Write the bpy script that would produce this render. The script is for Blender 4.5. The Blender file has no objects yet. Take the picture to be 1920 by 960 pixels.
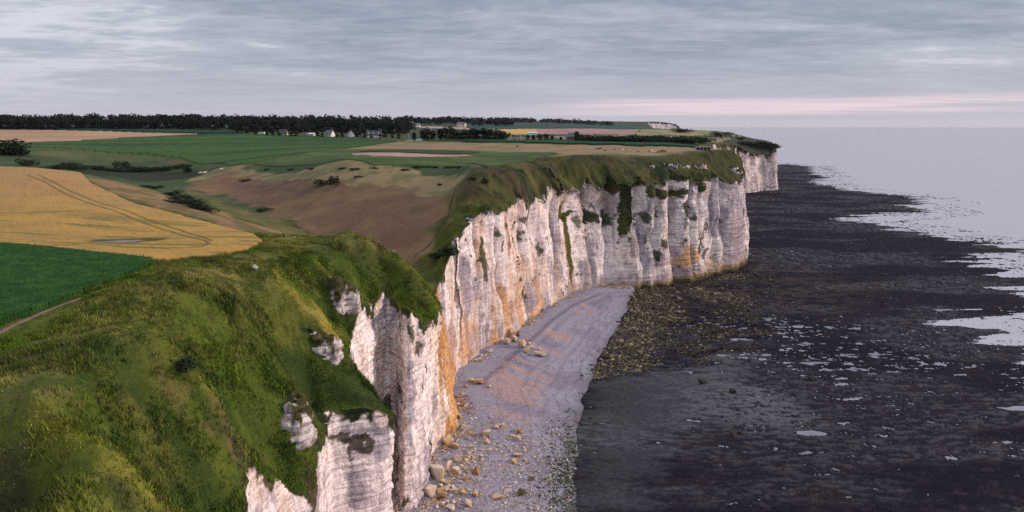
import bpy, bmesh, math, random
import numpy as np
from mathutils import Vector
R = math.radians
random.seed(7); rng = np.random.default_rng(7)
sc = bpy.context.scene
col = sc.collection

# ------------------------------------------------------------------ camera
CAM_H, PITCH, FPX = 100.0, R(10.82), 1280.0      # a drone 100 m above low water, 24 mm lens
cd = bpy.data.cameras.new('camera'); cd.lens = 24.0; cd.sensor_width = 36.0
cd.clip_start = 1.0; cd.clip_end = 200000
cam = bpy.data.objects.new('camera', cd); col.objects.link(cam)
cam.location = (0, 0, CAM_H); cam.rotation_euler = (math.pi/2 - PITCH, 0, 0)
sc.camera = cam
sc.view_settings.view_transform = 'Standard'; sc.view_settings.look = 'None'
sc.view_settings.exposure = 0.0; sc.view_settings.gamma = 1.0
sc.view_settings.use_curve_mapping = False
sc.cycles.max_bounces = 5; sc.cycles.diffuse_bounces = 3; sc.cycles.glossy_bounces = 2
sc.cycles.use_denoising = False; sc.cycles.transparent_max_bounces = 4; sc.cycles.caustics_reflective = False

# ------------------------------------------------------------------ node helpers
class NT:
    def __init__(s, tree): s.t = tree
    def n(s, kind, **kw):
        nd = s.t.nodes.new('ShaderNode' + kind)
        for k, v in kw.items(): setattr(nd, k, v)
        return nd
    def put(s, sock, v):
        if v is None: return
        if hasattr(v, 'links') or hasattr(v, 'is_linked'): s.t.links.new(v, sock)
        else:
            if isinstance(v, tuple) and len(v) == 3 and sock.type == 'RGBA': v = v + (1,)
            sock.default_value = v
    def m(s, op, a, b=None, c=None, clamp=False):
        nd = s.n('Math', operation=op, use_clamp=clamp)
        for i, v in enumerate((a, b, c)): s.put(nd.inputs[i], v)
        return nd.outputs[0]
    def vm(s, op, a, b=None):
        nd = s.n('VectorMath', operation=op); s.put(nd.inputs[0], a); s.put(nd.inputs[1], b)
        return nd.outputs[0]
    def xyz(s, x, y, z):
        nd = s.n('CombineXYZ')
        for i, v in enumerate((x, y, z)): s.put(nd.inputs[i], v)
        return nd.outputs[0]
    def sep(s, v):
        nd = s.n('SeparateXYZ'); s.put(nd.inputs[0], v); return nd.outputs
    def noise(s, vec, scale, detail=4.0, rough=.55, dist=0.0):
        nd = s.n('TexNoise'); s.put(nd.inputs['Vector'], vec)
        nd.inputs['Scale'].default_value = scale; nd.inputs['Detail'].default_value = detail
        nd.inputs['Roughness'].default_value = rough; nd.inputs['Distortion'].default_value = dist
        return nd.outputs['Fac']
    def ramp(s, f, lo, hi, a=0.0, b=1.0):
        nd = s.n('MapRange'); nd.clamp = True; nd.interpolation_type = 'SMOOTHSTEP'
        s.put(nd.inputs[0], f)
        for i, v in zip((1, 2, 3, 4), (lo, hi, a, b)): s.put(nd.inputs[i], v)
        return nd.outputs[0]
    def mix(s, f, a, b, blend='MIX'):
        nd = s.n('Mix', data_type='RGBA', blend_type=blend); nd.clamp_factor = True
        s.put(nd.inputs[0], f); s.put(nd.inputs[6], a); s.put(nd.inputs[7], b)
        return nd.outputs[2]
    def scale(s, c, f):
        nd = s.n('VectorMath', operation='SCALE'); s.put(nd.inputs[0], c); s.put(nd.inputs[3], f)
        return nd.outputs[0]

# ------------------------------------------------------------------ sun and sky
SUN_AZ, SUN_EL = R(80), R(17)      # compass style: from +Y towards +X
sdir = Vector((math.sin(SUN_AZ)*math.cos(SUN_EL), math.cos(SUN_AZ)*math.cos(SUN_EL), math.sin(SUN_EL)))
sl = bpy.data.lights.new('sun', 'SUN'); sl.energy = 3.0; sl.angle = R(9); sl.color = (1.0, .76, .64)
so = bpy.data.objects.new('sun', sl); col.objects.link(so)
so.rotation_euler = (-sdir).to_track_quat('-Z', 'Y').to_euler()

world = bpy.data.worlds.new('World'); sc.world = world; world.use_nodes = True
wt = world.node_tree; wt.nodes.clear(); W = NT(wt)
out = W.n('OutputWorld')
sky = W.n('TexSky', sky_type='NISHITA'); sky.sun_disc = False
sky.sun_elevation = SUN_EL; sky.sun_rotation = SUN_AZ; sky.altitude = 100
b1 = W.n('Background'); W.put(b1.inputs[0], sky.outputs[0]); b1.inputs[1].default_value = .08
tc = W.n('TexCoord')
d = W.vm('NORMALIZE', tc.outputs['Generated'])
dx, dy, dz = W.sep(d)
zc = W.m('MAXIMUM', dz, 0.0)
inv = W.m('DIVIDE', 1.0, W.m('ADD', zc, .07))
pl = W.xyz(W.m('MULTIPLY', dx, inv), W.m('MULTIPLY', dy, inv), 0.0)     # cloud deck seen in perspective
pl2 = W.vm('MULTIPLY', pl, (.8, 1.25, 1.0))
big = W.noise(pl2, .46, 4.0, .55, .7)
fine = W.noise(W.vm('MULTIPLY', pl, (.75, 1.5, 1.0)), 1.7, 8.0, .60, .8)
rip = W.noise(W.vm('MULTIPLY', pl, (1.6, 2.4, 1.0)), 2.6, 6.0, .62, .5)
dens = W.m('ADD', W.m('ADD', W.m('MULTIPLY', big, .50), W.m('MULTIPLY', fine, .30)), W.m('MULTIPLY', rip, .20))
brk_dir = W.n('VectorMath', operation='DOT_PRODUCT'); W.put(brk_dir.inputs[0], d); brk_dir.inputs[1].default_value = Vector((-.577, .80, .128)).normalized()
brk = W.ramp(brk_dir.outputs[1], .965, .999)
dens = W.m('ADD', dens, W.m('MULTIPLY', brk, .11))
lite = W.ramp(dens, .38, .64)
cloud = W.mix(lite, (.285, .328, .415), (.505, .54, .63))
gap = W.ramp(dens, .575, .67)
cloud = W.mix(W.m('MULTIPLY', gap, .75), cloud, (.78, .79, .86))
hor = W.ramp(dz, .0, .125, 1.0, 0.0)
cloud = W.mix(W.m('MULTIPLY', hor, .85), cloud, (.57, .56, .66))
# pink evening band low over the sea
st = W.noise(W.vm('MULTIPLY', d, (2.2, 2.2, 110.0)), 1.0, 5.0, .6, .5)
band = W.m('MULTIPLY', W.ramp(dz, .010, .020), W.ramp(dz, .028, .041, 1.0, 0.0))
side = W.ramp(dx, -.06, .20)
band = W.m('MULTIPLY', W.m('MULTIPLY', band, side), W.ramp(st, .36, .60))
cloud = W.mix(band, cloud, (.90, .715, .79))
low = W.ramp(dz, .0, .012, 1.0, 0.0)
cloud = W.mix(W.m('MULTIPLY', low, .6), cloud, (.68, .64, .73))
zen = W.ramp(dz, .16, .75)
cloud = W.mix(zen, cloud, (.86, .90, 1.06))
b2 = W.n('Background'); W.put(b2.inputs[0], cloud); b2.inputs[1].default_value = 1.0
ms = W.n('MixShader'); ms.inputs[0].default_value = .93
wt.links.new(b1.outputs[0], ms.inputs[1]); wt.links.new(b2.outputs[0], ms.inputs[2])
wt.links.new(ms.outputs[0], out.inputs[0])

# ------------------------------------------------------------------ numpy noise
def _h(ix, iy, iz):
    n = (ix.astype(np.int64)*374761393 + iy.astype(np.int64)*668265263 + iz.astype(np.int64)*1274126177) & 0xffffffff
    n = ((n ^ (n >> 13))*1274126177) & 0xffffffff
    n = ((n ^ (n >> 16))*2246822519) & 0xffffffff
    return ((n ^ (n >> 15)) & 0xffffff)/float(0xffffff)
def vnoise(x, y, z=None):
    if z is None:
        ix, iy = np.floor(x), np.floor(y); fx, fy = x-ix, y-iy
        fx = fx*fx*(3-2*fx); fy = fy*fy*(3-2*fy); iz = np.zeros_like(ix)
        a = _h(ix, iy, iz)*(1-fx)+_h(ix+1, iy, iz)*fx
        b = _h(ix, iy+1, iz)*(1-fx)+_h(ix+1, iy+1, iz)*fx
        return a*(1-fy)+b*fy
    iz = np.floor(z); fz = z-iz; fz = fz*fz*(3-2*fz)
    ix, iy = np.floor(x), np.floor(y); fx, fy = x-ix, y-iy
    fx = fx*fx*(3-2*fx); fy = fy*fy*(3-2*fy)
    r = []
    for k in (0, 1):
        a = _h(ix, iy, iz+k)*(1-fx)+_h(ix+1, iy, iz+k)*fx
        b = _h(ix, iy+1, iz+k)*(1-fx)+_h(ix+1, iy+1, iz+k)*fx
        r.append(a*(1-fy)+b*fy)
    return r[0]*(1-fz)+r[1]*fz
def fbm(x, y, z=None, o=4, g=.5):
    s = 0; a = 1; t = 0
    for i in range(o):
        s = s + a*vnoise(x*2**i+17.3*i, y*2**i-9.1*i, None if z is None else z*2**i+5.7*i); t += a; a *= g
    return s/t
def sstep(x, a, b):
    t = np.clip((x-a)/(b-a), 0, 1); return t*t*(3-2*t)

# ------------------------------------------------------------------ surveying: where a sight line meets the land
CP, SP = math.cos(PITCH), math.sin(PITCH)
def ray(px, py):
    u, v = (px-960)/FPX, (480-py)/FPX
    return np.array((u, CP+v*SP, -SP+v*CP))
def P(px, py, Y):
    r = ray(px, py); k = Y/r[1]
    return (r[0]*k, Y, CAM_H+r[2]*k)
def G(px, py, z=0.0):
    r = ray(px, py); k = (z-CAM_H)/r[2]
    return (r[0]*k, r[1]*k, z)
def proj(x, y, z):
    dz_ = z-CAM_H; w = y*CP - dz_*SP; up = y*SP + dz_*CP
    return 960+FPX*x/w, 480-FPX*up/w

# ------------------------------------------------------------------ coast line: base B and chalk top C
# bay and first headland, from the valley mouth to the point (foot of the cliff, surveyed at beach level)
base_bay = [(863,702),(880,690),(893,678),(918,664),(945,648),(962,634),(985,612),(1010,596),(1036,578),(1062,562),(1092,550),
            (1134,542),(1165,541),(1196,540),(1230,536),(1257,532),(1263,526),(1300,523),(1322,518),(1330,512),(1354,509),(1361,505),(1386,501),(1392,495)]
base_bay = [G(a, b, 2.0)[:2] for a, b in base_bay]
base_tail = [(174,492),(177,515),(176,560),(190,650),(220,760),(262,880),(300,960),(335,1010),(372,1042),(392,1062),(404,1068),(413,1072),(422,1084),(431,1106),(434,1135),
             (428,1220),(436,1400),(480,1700),(540,2300),(620,3000),(700,3600),(830,3950),(930,4100),(1060,4300),(1100,4600),(1050,5200),(1000,6500),(1400,9000)]
# chalk top line seen along the bay: image column -> image row
ctop = np.array([(855,448),(866,425),(879,402),(892,400),(905,398),(919,393),(930,386),(938,384),(944,396),(948,400),(953,382),(968,379),(982,376),(986,392),(990,390),(998,378),
        (1017,371),(1026,362),(1040,353),(1046,372),(1052,366),(1059,349),(1094,346),(1110,349),(1122,348),(1138,358),(1148,369),(1158,362),(1170,358),(1200,350),(1212,344),(1240,341),(1264,342),
        (1280,340),(1303,338),(1322,341),(1345,335),(1358,338),(1378,330),(1400,334),(1460,334)], float)
# near cliffs, from the valley mouth towards the camera: (chalk top px, py, Y) and foot (x, y)
near = [((863,432,274),(-21.0,262)), ((846,455,268),(-21.5,256)), ((835,500,260),(-21.5,248)), ((822,535,250),(-21.0,240)), ((806,548,240),(-20.5,231)),
        ((812,566,224),(-17.5,217)), ((829,582,210),(-16.5,205)), ((829,590,202),(-20.5,196)), ((828,596,196),(-24.4,189)), ((812,598,189),(-23.8,176)), ((792,604,183),(-23.2,164)), ((768,584,179),(-24.0,157)),
        ((752,576,181),(-27.6,154)), ((742,568,190),(-32.0,170)), ((722,566,192),(-34.5,178)), ((704,570,184),(-35.5,172)), ((688,577,174),(-35.0,163)), ((670,588,166),(-34.5,157)),
        ((657,640,159),(-33.5,153)), ((653,684,154),(-31.5,149)), ((684,722,149),(-29.5,145)), ((715,755,144),(-27.5,141)), ((738,784,139),(-26.3,136)), ((722,772,136.5),(-28.0,132.5)),
        ((680,752,135),(-31.0,130)), ((640,752,134),(-34.0,128)), ((613,756,132),(-36.5,126)), ((603,800,127),(-37.5,122)), ((590,852,120),(-37.5,117)), ((585,905,114),(-36.5,112)),
        ((560,893,110.5),(-36.5,108.5)), ((530,876,107),(-37.0,104.5)), ((500,882,102),(-38.0,99.5)), ((470,920,96),(-39.0,94)), ((460,990,88),(-39.0,86)), ((440,1090,78),(-40.0,74)), ((380,1250,62),(-42.0,56)), ((200,1500,44),(-45.0,36)), ((0,1800,30),(-48.0,10))]
nearC = [P(*c) for c, b in near]; nearB = [b for c, b in near]

# ------------------------------------------------------------------ land: thin plate surface through surveyed points
ctrl = []
def add(*pts):
    for p in pts: ctrl.append(P(*p))
# near plateau, path, crops
for a, b, z in [(-400,640,70.8),(-200,700,70.6),(0,620,71),(60,585,70.8),(120,556,70.5),(200,530,70.2),(280,502,70),(0,540,71),(0,465,71.2),(-300,480,72),(150,478,70.5),(310,490,69.6),(400,484,69.2),
                (490,458,68.3),(440,470,69),(-300,560,72),(100,640,70.4),(0,700,70.0),(-300,900,68.5),(0,790,68.8),(200,612,70.4),(-600,800,70)]:
    ctrl.append(G(a, b, z))
add((0,315,392),(150,326,342),(170,350,302),(0,400,232),(200,400,234),(350,412,240),(440,432,222),(520,441,208),(-300,315,400),(-300,400,240),(250,450,196),(100,430,205),
    (250,380,275),(300,372,318),(420,392,300),(470,415,290),(520,432,265))
# valley floor down to its mouth
add((250,322,540),(300,338,470),(340,345,440),(400,371,388),(480,402,349),(560,436,310),(650,466,292),(700,479,287),(755,490,279),(785,512,266),(800,528,255))
# hillside beyond the valley
add((380,326,480),(450,330,462),(450,312,478),(520,340,420),(600,312,417),(600,340,385),(600,400,335),(700,312,400),(680,350,366),(680,410,325),(750,350,358),(750,400,322),(750,440,301),(850,318,382),
    (850,350,345),(840,400,312),(810,450,290),(790,475,283),(905,330,324),(870,345,326),(850,362,322),(835,410,300),(800,470,285),(480,370,385),(540,400,350))
# slope between path and chalk
add((880,372,306),(860,400,296),(845,430,284),(820,470,276),(815,500,268))
# plateau
add((700,300,412),(860,290,470),(700,285,520),(1000,290,440),(950,275,600),(1100,268,680),(1150,280,540),(1280,279,560),(900,308,395),(975,305,400))
add((930,320,331),(975,312,349),(1025,300,374),(1066,289.5,414),(1120,290,436),(1200,289,464),(1290,285,487),(1345,280,503),(1372,284,508))
# land to the left and far away
add((0,282,600),(100,310,500),(200,295,620),(300,285,640),(200,262,800),(500,290,560),(400,310,505),(450,300,525),(700,266,750),(0,246,950),(300,250,900),(600,253,850),(760,263,790),(-400,246,950),(-400,290,600),
    (850,237,1400),(1000,241,1500),(1000,256,1100),(1150,256,1150),(1250,246,1800),(1310,249,1500),(1200,239,2400),(1100,233.5,2700),(1000,230,2700),(0,232,1500),(400,233,1500),(-500,232,1500),(700,233,1600),
    (1300,268,720),(1320,266,850),(1345,262,1000),(1385,262,1060),(1405,262,1085),(1425,271,1088),(1440,268,1095),(1450,272,1105),(1370,264,1030),(1150,229.5,4000),(1200,229,4150),(1240,229,4250),(1255,234,4280),(1265,240,4300),(1100,230,4500),(900,228,4500),(300,228,4500),(-600,228,4500),
    (1372,268,1012),(1392,276,1048),(1412,277,1068),(1430,278,1080))
# spurs and gullies of the near slope
add((550,447,197),(620,455,197),(680,470,198),(740,500,200),(790,535,200),(820,574,200))            # spur crest at the far side
for x, y, z in [(-63,222,60),(-52,228,57),(-42,226,53),(-33,222,49),(-25,216,44),(-60,250,53),(-40,248,47)]: ctrl.append((x, y, z))
add((600,470,188),(640,500,184),(700,540,187),(730,560,192))                                           # its near side
add((560,500,168),(610,545,166),(640,575,165),(655,610,162))                                           # gully
add((475,500,151),(530,545,150),(590,600,149),(640,655,148),(690,715,147),(728,765,140))                # second spur
add((430,548,129),(500,622,132),(560,682,133),(595,735,134))                                           # gully
add((380,532,122),(470,622,122),(530,700,121),(560,745,120),(585,800,121))                              # third spur
add((350,665,97),(430,750,103),(510,835,109),(570,890,113))                                            # gully
add((240,622,90),(290,672,90),(350,740,91),(420,810,93),(470,862,97),(520,872,105))                     # fourth spur
add((200,760,76),(300,835,80),(400,925,83),(450,985,84))                                                # bowl
add((60,782,69.5),(130,812,69),(200,860,68.5),(300,950,69),(360,1040,70))                                   # fifth spur
add((200,945,60.5),(100,905,60),(250,1050,60),(0,1000,52),(150,1200,46))
# chalk top points of the near cliffs
for i, p in enumerate(nearC):
    if i < 34: ctrl.append(p)
ctrl += [(-46,60,58),(-52,40,60),(-60,30,66),(-90,40,73)]

def interp_poly(pts, step):
    pts = np.array(pts, float); seg = np.hypot(*np.diff(pts[:, :2], axis=0).T)
    s = np.r_[0, np.cumsum(seg)]; st = np.atleast_1d(step)
    n = int(s[-1]/step)+1; q = np.linspace(0, s[-1], n)
    return np.stack([np.interp(q, s, pts[:, k]) for k in range(pts.shape[1])], 1), q
bay, _ = interp_poly(base_bay, 12.0)
def inland(poly, k):
    t = np.gradient(poly, axis=0); t /= np.linalg.norm(t, axis=1)[:, None]
    return poly + np.stack([-t[:, 1], t[:, 0]], 1)*k
bc = inland(bay, 5.0)
def ctop_z(x, y):
    px, _ = proj(x, y, 60.0); py = np.interp(px, ctop[:, 0], ctop[:, 1])
    for _ in range(2):
        v = (480-py)/FPX; z = CAM_H+y*(-SP+v*CP)/(CP+v*SP)
        px, _ = proj(x, y, z); py = np.interp(px, ctop[:, 0], ctop[:, 1])
    v = (480-py)/FPX
    return CAM_H+y*(-SP+v*CP)/(CP+v*SP)
for (x, y) in bc[1::2]:
    ctrl.append((x, y, float(np.mean([ctop_z(x+e, y) for e in (-7, -3.5, 0, 3.5, 7)]))+1.0))
for (x, y) in [(170,520),(168,570),(185,660),(214,770)]: ctrl.append((x, y, 78.0))
for (x, y) in [(478,1700),(535,2300),(612,3000)]: ctrl.append((x, y, 86.0))
ctrl += [(428,1220,77),(430,1400,79),(380,1250,79),(466,1560,83),(400,1500,85),(505,2000,87),(330,1150,80),(420,1160,76)]
for (x, y) in [(690,3600),(820,3950)]: ctrl.append((x, y, 118.0))
ctrl = np.array(ctrl)
# drop near-duplicate points
keep = []
for i, p in enumerate(ctrl):
    if all(np.hypot(*(p[:2]-ctrl[j, :2])) > max(2.0, p[1]*.008) for j in keep): keep.append(i)
ctrl = ctrl[keep]
SC = 100.0
def tps_fit(c):
    n = len(c); xy = c[:, :2]/SC
    r2 = ((xy[:, None]-xy[None])**2).sum(-1)
    K = .5*r2*np.log(r2+1e-12) + np.eye(n)*2e-4
    Pm = np.c_[np.ones(n), xy]
    A = np.zeros((n+3, n+3)); A[:n, :n] = K; A[:n, n:] = Pm; A[n:, :n] = Pm.T
    return np.linalg.solve(A, np.r_[c[:, 2], 0, 0, 0])
TW = tps_fit(ctrl); CX, CY = (ctrl[:, 0]/SC).astype(np.float32), (ctrl[:, 1]/SC).astype(np.float32)
def tps(x, y):
    x = np.atleast_1d(np.asarray(x, float)); y = np.atleast_1d(np.asarray(y, float))
    o = np.empty(len(x)); n = len(CX); w = TW.astype(np.float64)
    for i in range(0, len(x), 20000):
        a = x[i:i+20000]/SC; b = y[i:i+20000]/SC
        r2 = (a[:, None]-CX)**2+(b[:, None]-CY)**2
        o[i:i+20000] = (.5*r2*np.log(r2+1e-12)) @ w[:n] + w[n]+w[n+1]*a+w[n+2]*b
    return o
def dist_poly(x, y, poly, q=None):
    """distance to a polyline's points (densely sampled) and index of the nearest"""
    o = np.empty(len(x)); ix = np.empty(len(x), int)
    for i in range(0, len(x), 8000):
        d2 = (x[i:i+8000, None]-poly[:, 0])**2+(y[i:i+8000, None]-poly[:, 1])**2
        k = d2.argmin(1); ix[i:i+8000] = k; o[i:i+8000] = np.sqrt(d2[np.arange(len(k)), k])
    return o, ix
bay_d, bay_q = interp_poly(base_bay, 1.5)
cap_pts = np.array([P(*q) for q in [(930,320,331),(975,312,349),(1025,300,374),(1066,289.5,414),(1120,290,436),(1200,289,464),(1290,285,487),(1345,280,503),(1372,284,508),(905,330,324),
    (700,300,412),(860,290,470),(1000,290,440),(950,275,600),(1100,268,680),(1150,280,540),(1280,279,560),(900,308,395),(975,305,400)]])
def _capfit(c):
    xy = c[:, :2]/SC; A = np.c_[np.ones(len(c)), xy, xy[:, 0]*xy[:, 1], xy**2]
    return np.linalg.lstsq(A.T@A+np.eye(6)*1e-3, A.T@c[:, 2], rcond=None)[0]
CAPW = _capfit(cap_pts)
def cap_z(x, y):
    a, b = x/SC, y/SC
    return np.c_[np.ones(len(x)), a, b, a*b, a*a, b*b]@CAPW + .25 + .4*(np.maximum(0, -40-x)+np.maximum(0, 318-y)+np.maximum(0, y-560)+np.maximum(0, x-190))
RIDGES = []
def land_z(x, y):
    x = np.atleast_1d(np.asarray(x, float)); y = np.atleast_1d(np.asarray(y, float))
    z = tps(x, y)
    cz = cap_z(x, y); z = np.where(cz-z > 12, z, np.minimum(z, cz)-.35*np.log1p(np.exp(-np.abs(z-cz)/.35)))
    r = np.hypot(x, y)
    # ribs and gullies running down the grass slope above the bay
    m = (y > 270) & (y < 540) & (x > -40) & (x < 200)
    if m.any():
        dd, ii = dist_poly(x[m], y[m], bay_d); s = bay_q[ii]
        rib = np.abs(2*fbm(s/15.0+.3, dd/60.0, o=2)-1)
        env = sstep(dd, 0, 6)*(1-sstep(dd, 12, 27))
        z[m] += (rib-.62)*7.0*env + ((fbm(x[m]/7, y[m]/7, o=3)-.5)*3.2 + (fbm(x[m]/2.2, y[m]/2.2, o=3)-.5)*1.5)*sstep(dd, 0, 4)*(1-sstep(dd, 18, 34))
    for pl_, am, wd in RIDGES:
        lo, hi = pl_.min(0)-4*wd, pl_.max(0)+4*wd
        q = (x > lo[0]) & (x < hi[0]) & (y > lo[1]) & (y < hi[1])
        if q.any():
            dd, ii = dist_poly(x[q]+(fbm(x[q]/6, y[q]/6, o=2)-.5)*2.5, y[q], pl_); t_ = ii/(len(pl_)-1)
            z[q] += am*np.exp(-(np.sqrt(dd*dd+.3)/wd)**1.15)*sstep(t_, -.01, .25)*(1-.6*sstep(t_, .80, 1.0))
    slope_zone = sstep(x, -75, -58)*(1-sstep(y, 205, 235))*(y < 240)
    z += (fbm(x/9, y/9, o=3)-.5)*1.6*slope_zone
    z += (fbm(x/3.0, y/3.0, o=3)-.5)*.55*(r < 330)*(.35+slope_zone)
    z += (fbm(x/40, y/40, o=3)-.5)*1.2*sstep(r, 250, 500)
    return z
def land_at(px, py, ymax=6000):
    Y = np.geomspace(32, ymax, 3000); r = ray(px, py)
    X = r[0]/r[1]*Y; Zr = CAM_H+r[2]/r[1]*Y; Z = land_z(X, Y)
    h = np.nonzero(Zr <= Z)[0]
    i = h[0] if len(h) else len(Y)-1
    return X[i], Y[i], Z[i]

def ridge(pix, am, wd):
    c, _ = interp_poly(np.array([land_at(*p)[:2] for p in pix]), .7)
    for _ in range(8): c[1:-1] = (c[:-2]+2*c[1:-1]+c[2:])/4
    return (c, am, wd)
_r = [ridge([(470,497),(530,545),(590,600),(640,652),(695,716)], 2.2, 3.6), ridge([(600,452),(690,476),(760,515),(814,568)], 1.4, 4.0), ridge([(570,490),(610,540),(650,580),(672,592)], 1.6, 3.0),
      ridge([(425,590),(480,630),(530,690),(566,735)], 2.2, 3.4), ridge([(455,640),(500,668),(570,695),(612,735)], -2.4, 4.0), ridge([(270,630),(305,690),(350,728),(400,785),(440,825)], 1.8, 2.8),
      ridge([(320,645),(350,668),(415,730),(525,832),(575,885)], -2.3, 3.0), ridge([(20,775),(125,838),(200,885),(300,952)], 1.7, 2.4), ridge([(110,740),(220,810),(330,890),(430,960)], -1.6, 4.0), ridge([(520,520),(570,565),(640,625)], -1.6, 3.2)]
RIDGES.extend([(c, a*2.7, w*1.75) for c, a, w in _r])

# ------------------------------------------------------------------ mesh helpers
def tag(o, label=None, cat=None, group=None, kind=None):
    if label: o['label'] = label
    if cat: o['category'] = cat
    if group: o['group'] = group
    if kind: o['kind'] = kind
    return o
def mesh_np(name, V, F, mat=None, smooth=True, colr=None, parent=None):
    """F: (n,3) or (n,4) array or a list of both"""
    Fs = F if isinstance(F, list) else [F]
    Fs = [np.asarray(f, np.int32) for f in Fs if len(f)]
    me = bpy.data.meshes.new(name); V = np.asarray(V, np.float32)
    loops = np.concatenate([f.ravel() for f in Fs])
    tot = np.concatenate([np.full(len(f), f.shape[1], np.int32) for f in Fs])
    st = np.r_[0, np.cumsum(tot)[:-1]].astype(np.int32)
    me.vertices.add(len(V)); me.vertices.foreach_set('co', V.ravel())
    me.loops.add(len(loops)); me.loops.foreach_set('vertex_index', loops)
    me.polygons.add(len(tot)); me.polygons.foreach_set('loop_start', st)
    me.polygons.foreach_set('use_smooth', np.full(len(tot), smooth))
    if colr is not None:
        a = me.attributes.new('Col', 'FLOAT_COLOR', 'POINT')
        c = np.ones((len(V), 4), np.float32); c[:, :colr.shape[1]] = colr
        a.data.foreach_set('color', c.ravel())
    me.update(calc_edges=True); me.validate()
    if mat: me.materials.append(mat)
    o = bpy.data.objects.new(name, me); col.objects.link(o)
    if parent: o.parent = parent
    return o
def compact(V, F, *arr):
    used = np.unique(F); mp = np.full(len(V), -1); mp[used] = np.arange(len(used))
    return (V[used], mp[F]) + tuple(a[used] for a in arr)
def in_poly(x, y, poly):
    poly = np.asarray(poly, float); r = np.zeros(len(x), bool)
    bx = (x >= poly[:, 0].min()) & (x <= poly[:, 0].max()) & (y >= poly[:, 1].min()) & (y <= poly[:, 1].max())
    X, Y = x[bx], y[bx]; c = np.zeros(len(X), bool); j = len(poly)-1
    for i in range(len(poly)):
        x1, y1, x2, y2 = poly[i, 0], poly[i, 1], poly[j, 0], poly[j, 1]
        if y1 != y2:
            hit = ((y1 > Y) != (y2 > Y)) & (X < (x2-x1)*(Y-y1)/(y2-y1)+x1); c ^= hit
        j = i
    r[bx] = c; return r

# ------------------------------------------------------------------ materials
def mat(name):
    m = bpy.data.materials.new(name); m.use_nodes = True; t = m.node_tree
    b = t.nodes['Principled BSDF']; b.inputs['Roughness'].default_value = .9
    b.inputs['Specular IOR Level'].default_value = .15
    return m, NT(t), b
def plain(name, c, rough=.7, var=.15, scale=3.0, spec=.3):
    m, N, b = mat(name); t = N.n('TexCoord')
    f = N.noise(t.outputs['Object'], scale, 3.0)
    k = N.m('ADD', N.m('MULTIPLY', f, 2*var), 1-var)
    N.put(b.inputs['Base Color'], N.scale(c, k)); b.inputs['Roughness'].default_value = rough
    b.inputs['Specular IOR Level'].default_value = spec
    return m
def attr_mat(name, s1, v1, s2, v2, bump=.3, bdist=.3, rough=.95, stretch=(1, 1, 1), spec=.1):
    """vertex albedo broken up by two scales of noise, with bump"""
    m, N, b = mat(name); a = N.n('Attribute', attribute_name='Col'); t = N.n('TexCoord')
    v = N.vm('MULTIPLY', t.outputs['Object'], stretch)
    f1 = N.noise(v, s1, 5.0, .65); f2 = N.noise(v, s2, 4.0, .6)
    k = N.m('MULTIPLY', N.m('ADD', N.m('MULTIPLY', f1, 2*v1), 1-v1), N.m('ADD', N.m('MULTIPLY', f2, 2*v2), 1-v2))
    N.put(b.inputs['Base Color'], N.scale(a.outputs['Color'], k))
    b.inputs['Roughness'].default_value = rough; b.inputs['Specular IOR Level'].default_value = spec
    bp = N.n('Bump'); bp.inputs['Strength'].default_value = bump; bp.inputs['Distance'].default_value = bdist
    N.put(bp.inputs['Height'], f1); N.put(b.inputs['Normal'], bp.outputs[0])
    return m

M = {}
M['land'] = attr_mat('land', .9, .45, .11, .25, .5, .5)
M['leaf'] = attr_mat('leaf', 1.5, .3, .3, .15, 0, .1)
m, N, b = mat('wheat'); a = N.n('Attribute', attribute_name='Col'); t = N.n('TexCoord'); gx_, gy_, gz_ = N.sep(t.outputs['Object'])
along = N.m('ADD', N.m('MULTIPLY', gx_, .62), N.m('MULTIPLY', gy_, -.785)); across = N.m('ADD', N.m('MULTIPLY', gx_, .785), N.m('MULTIPLY', gy_, .62))
f1 = N.noise(N.xyz(N.m('MULTIPLY', along, .05), N.m('MULTIPLY', across, 1.3), 0.0), 1.0, 3.0, .6); f2 = N.noise(t.outputs['Object'], .9, 5.0, .7); f3 = N.noise(t.outputs['Object'], .10, 4.0, .6)
k = N.m('MULTIPLY', N.m('ADD', N.m('MULTIPLY', f1, .5), .75), N.m('MULTIPLY', N.m('ADD', N.m('MULTIPLY', f2, .5), .75), N.m('ADD', N.m('MULTIPLY', f3, .5), .75)))
N.put(b.inputs['Base Color'], N.scale(a.outputs['Color'], k)); bp = N.n('Bump'); bp.inputs['Strength'].default_value = .4; bp.inputs['Distance'].default_value = .3
N.put(bp.inputs['Height'], N.m('ADD', f1, f2)); N.put(b.inputs['Normal'], bp.outputs[0]); M['wheat'] = m
M['crop'] = attr_mat('crop', 1.2, .5, .15, .2, .5, .4)
M['farfield'] = attr_mat('far_field', .25, .15, .03, .12, .0, .3)

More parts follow.
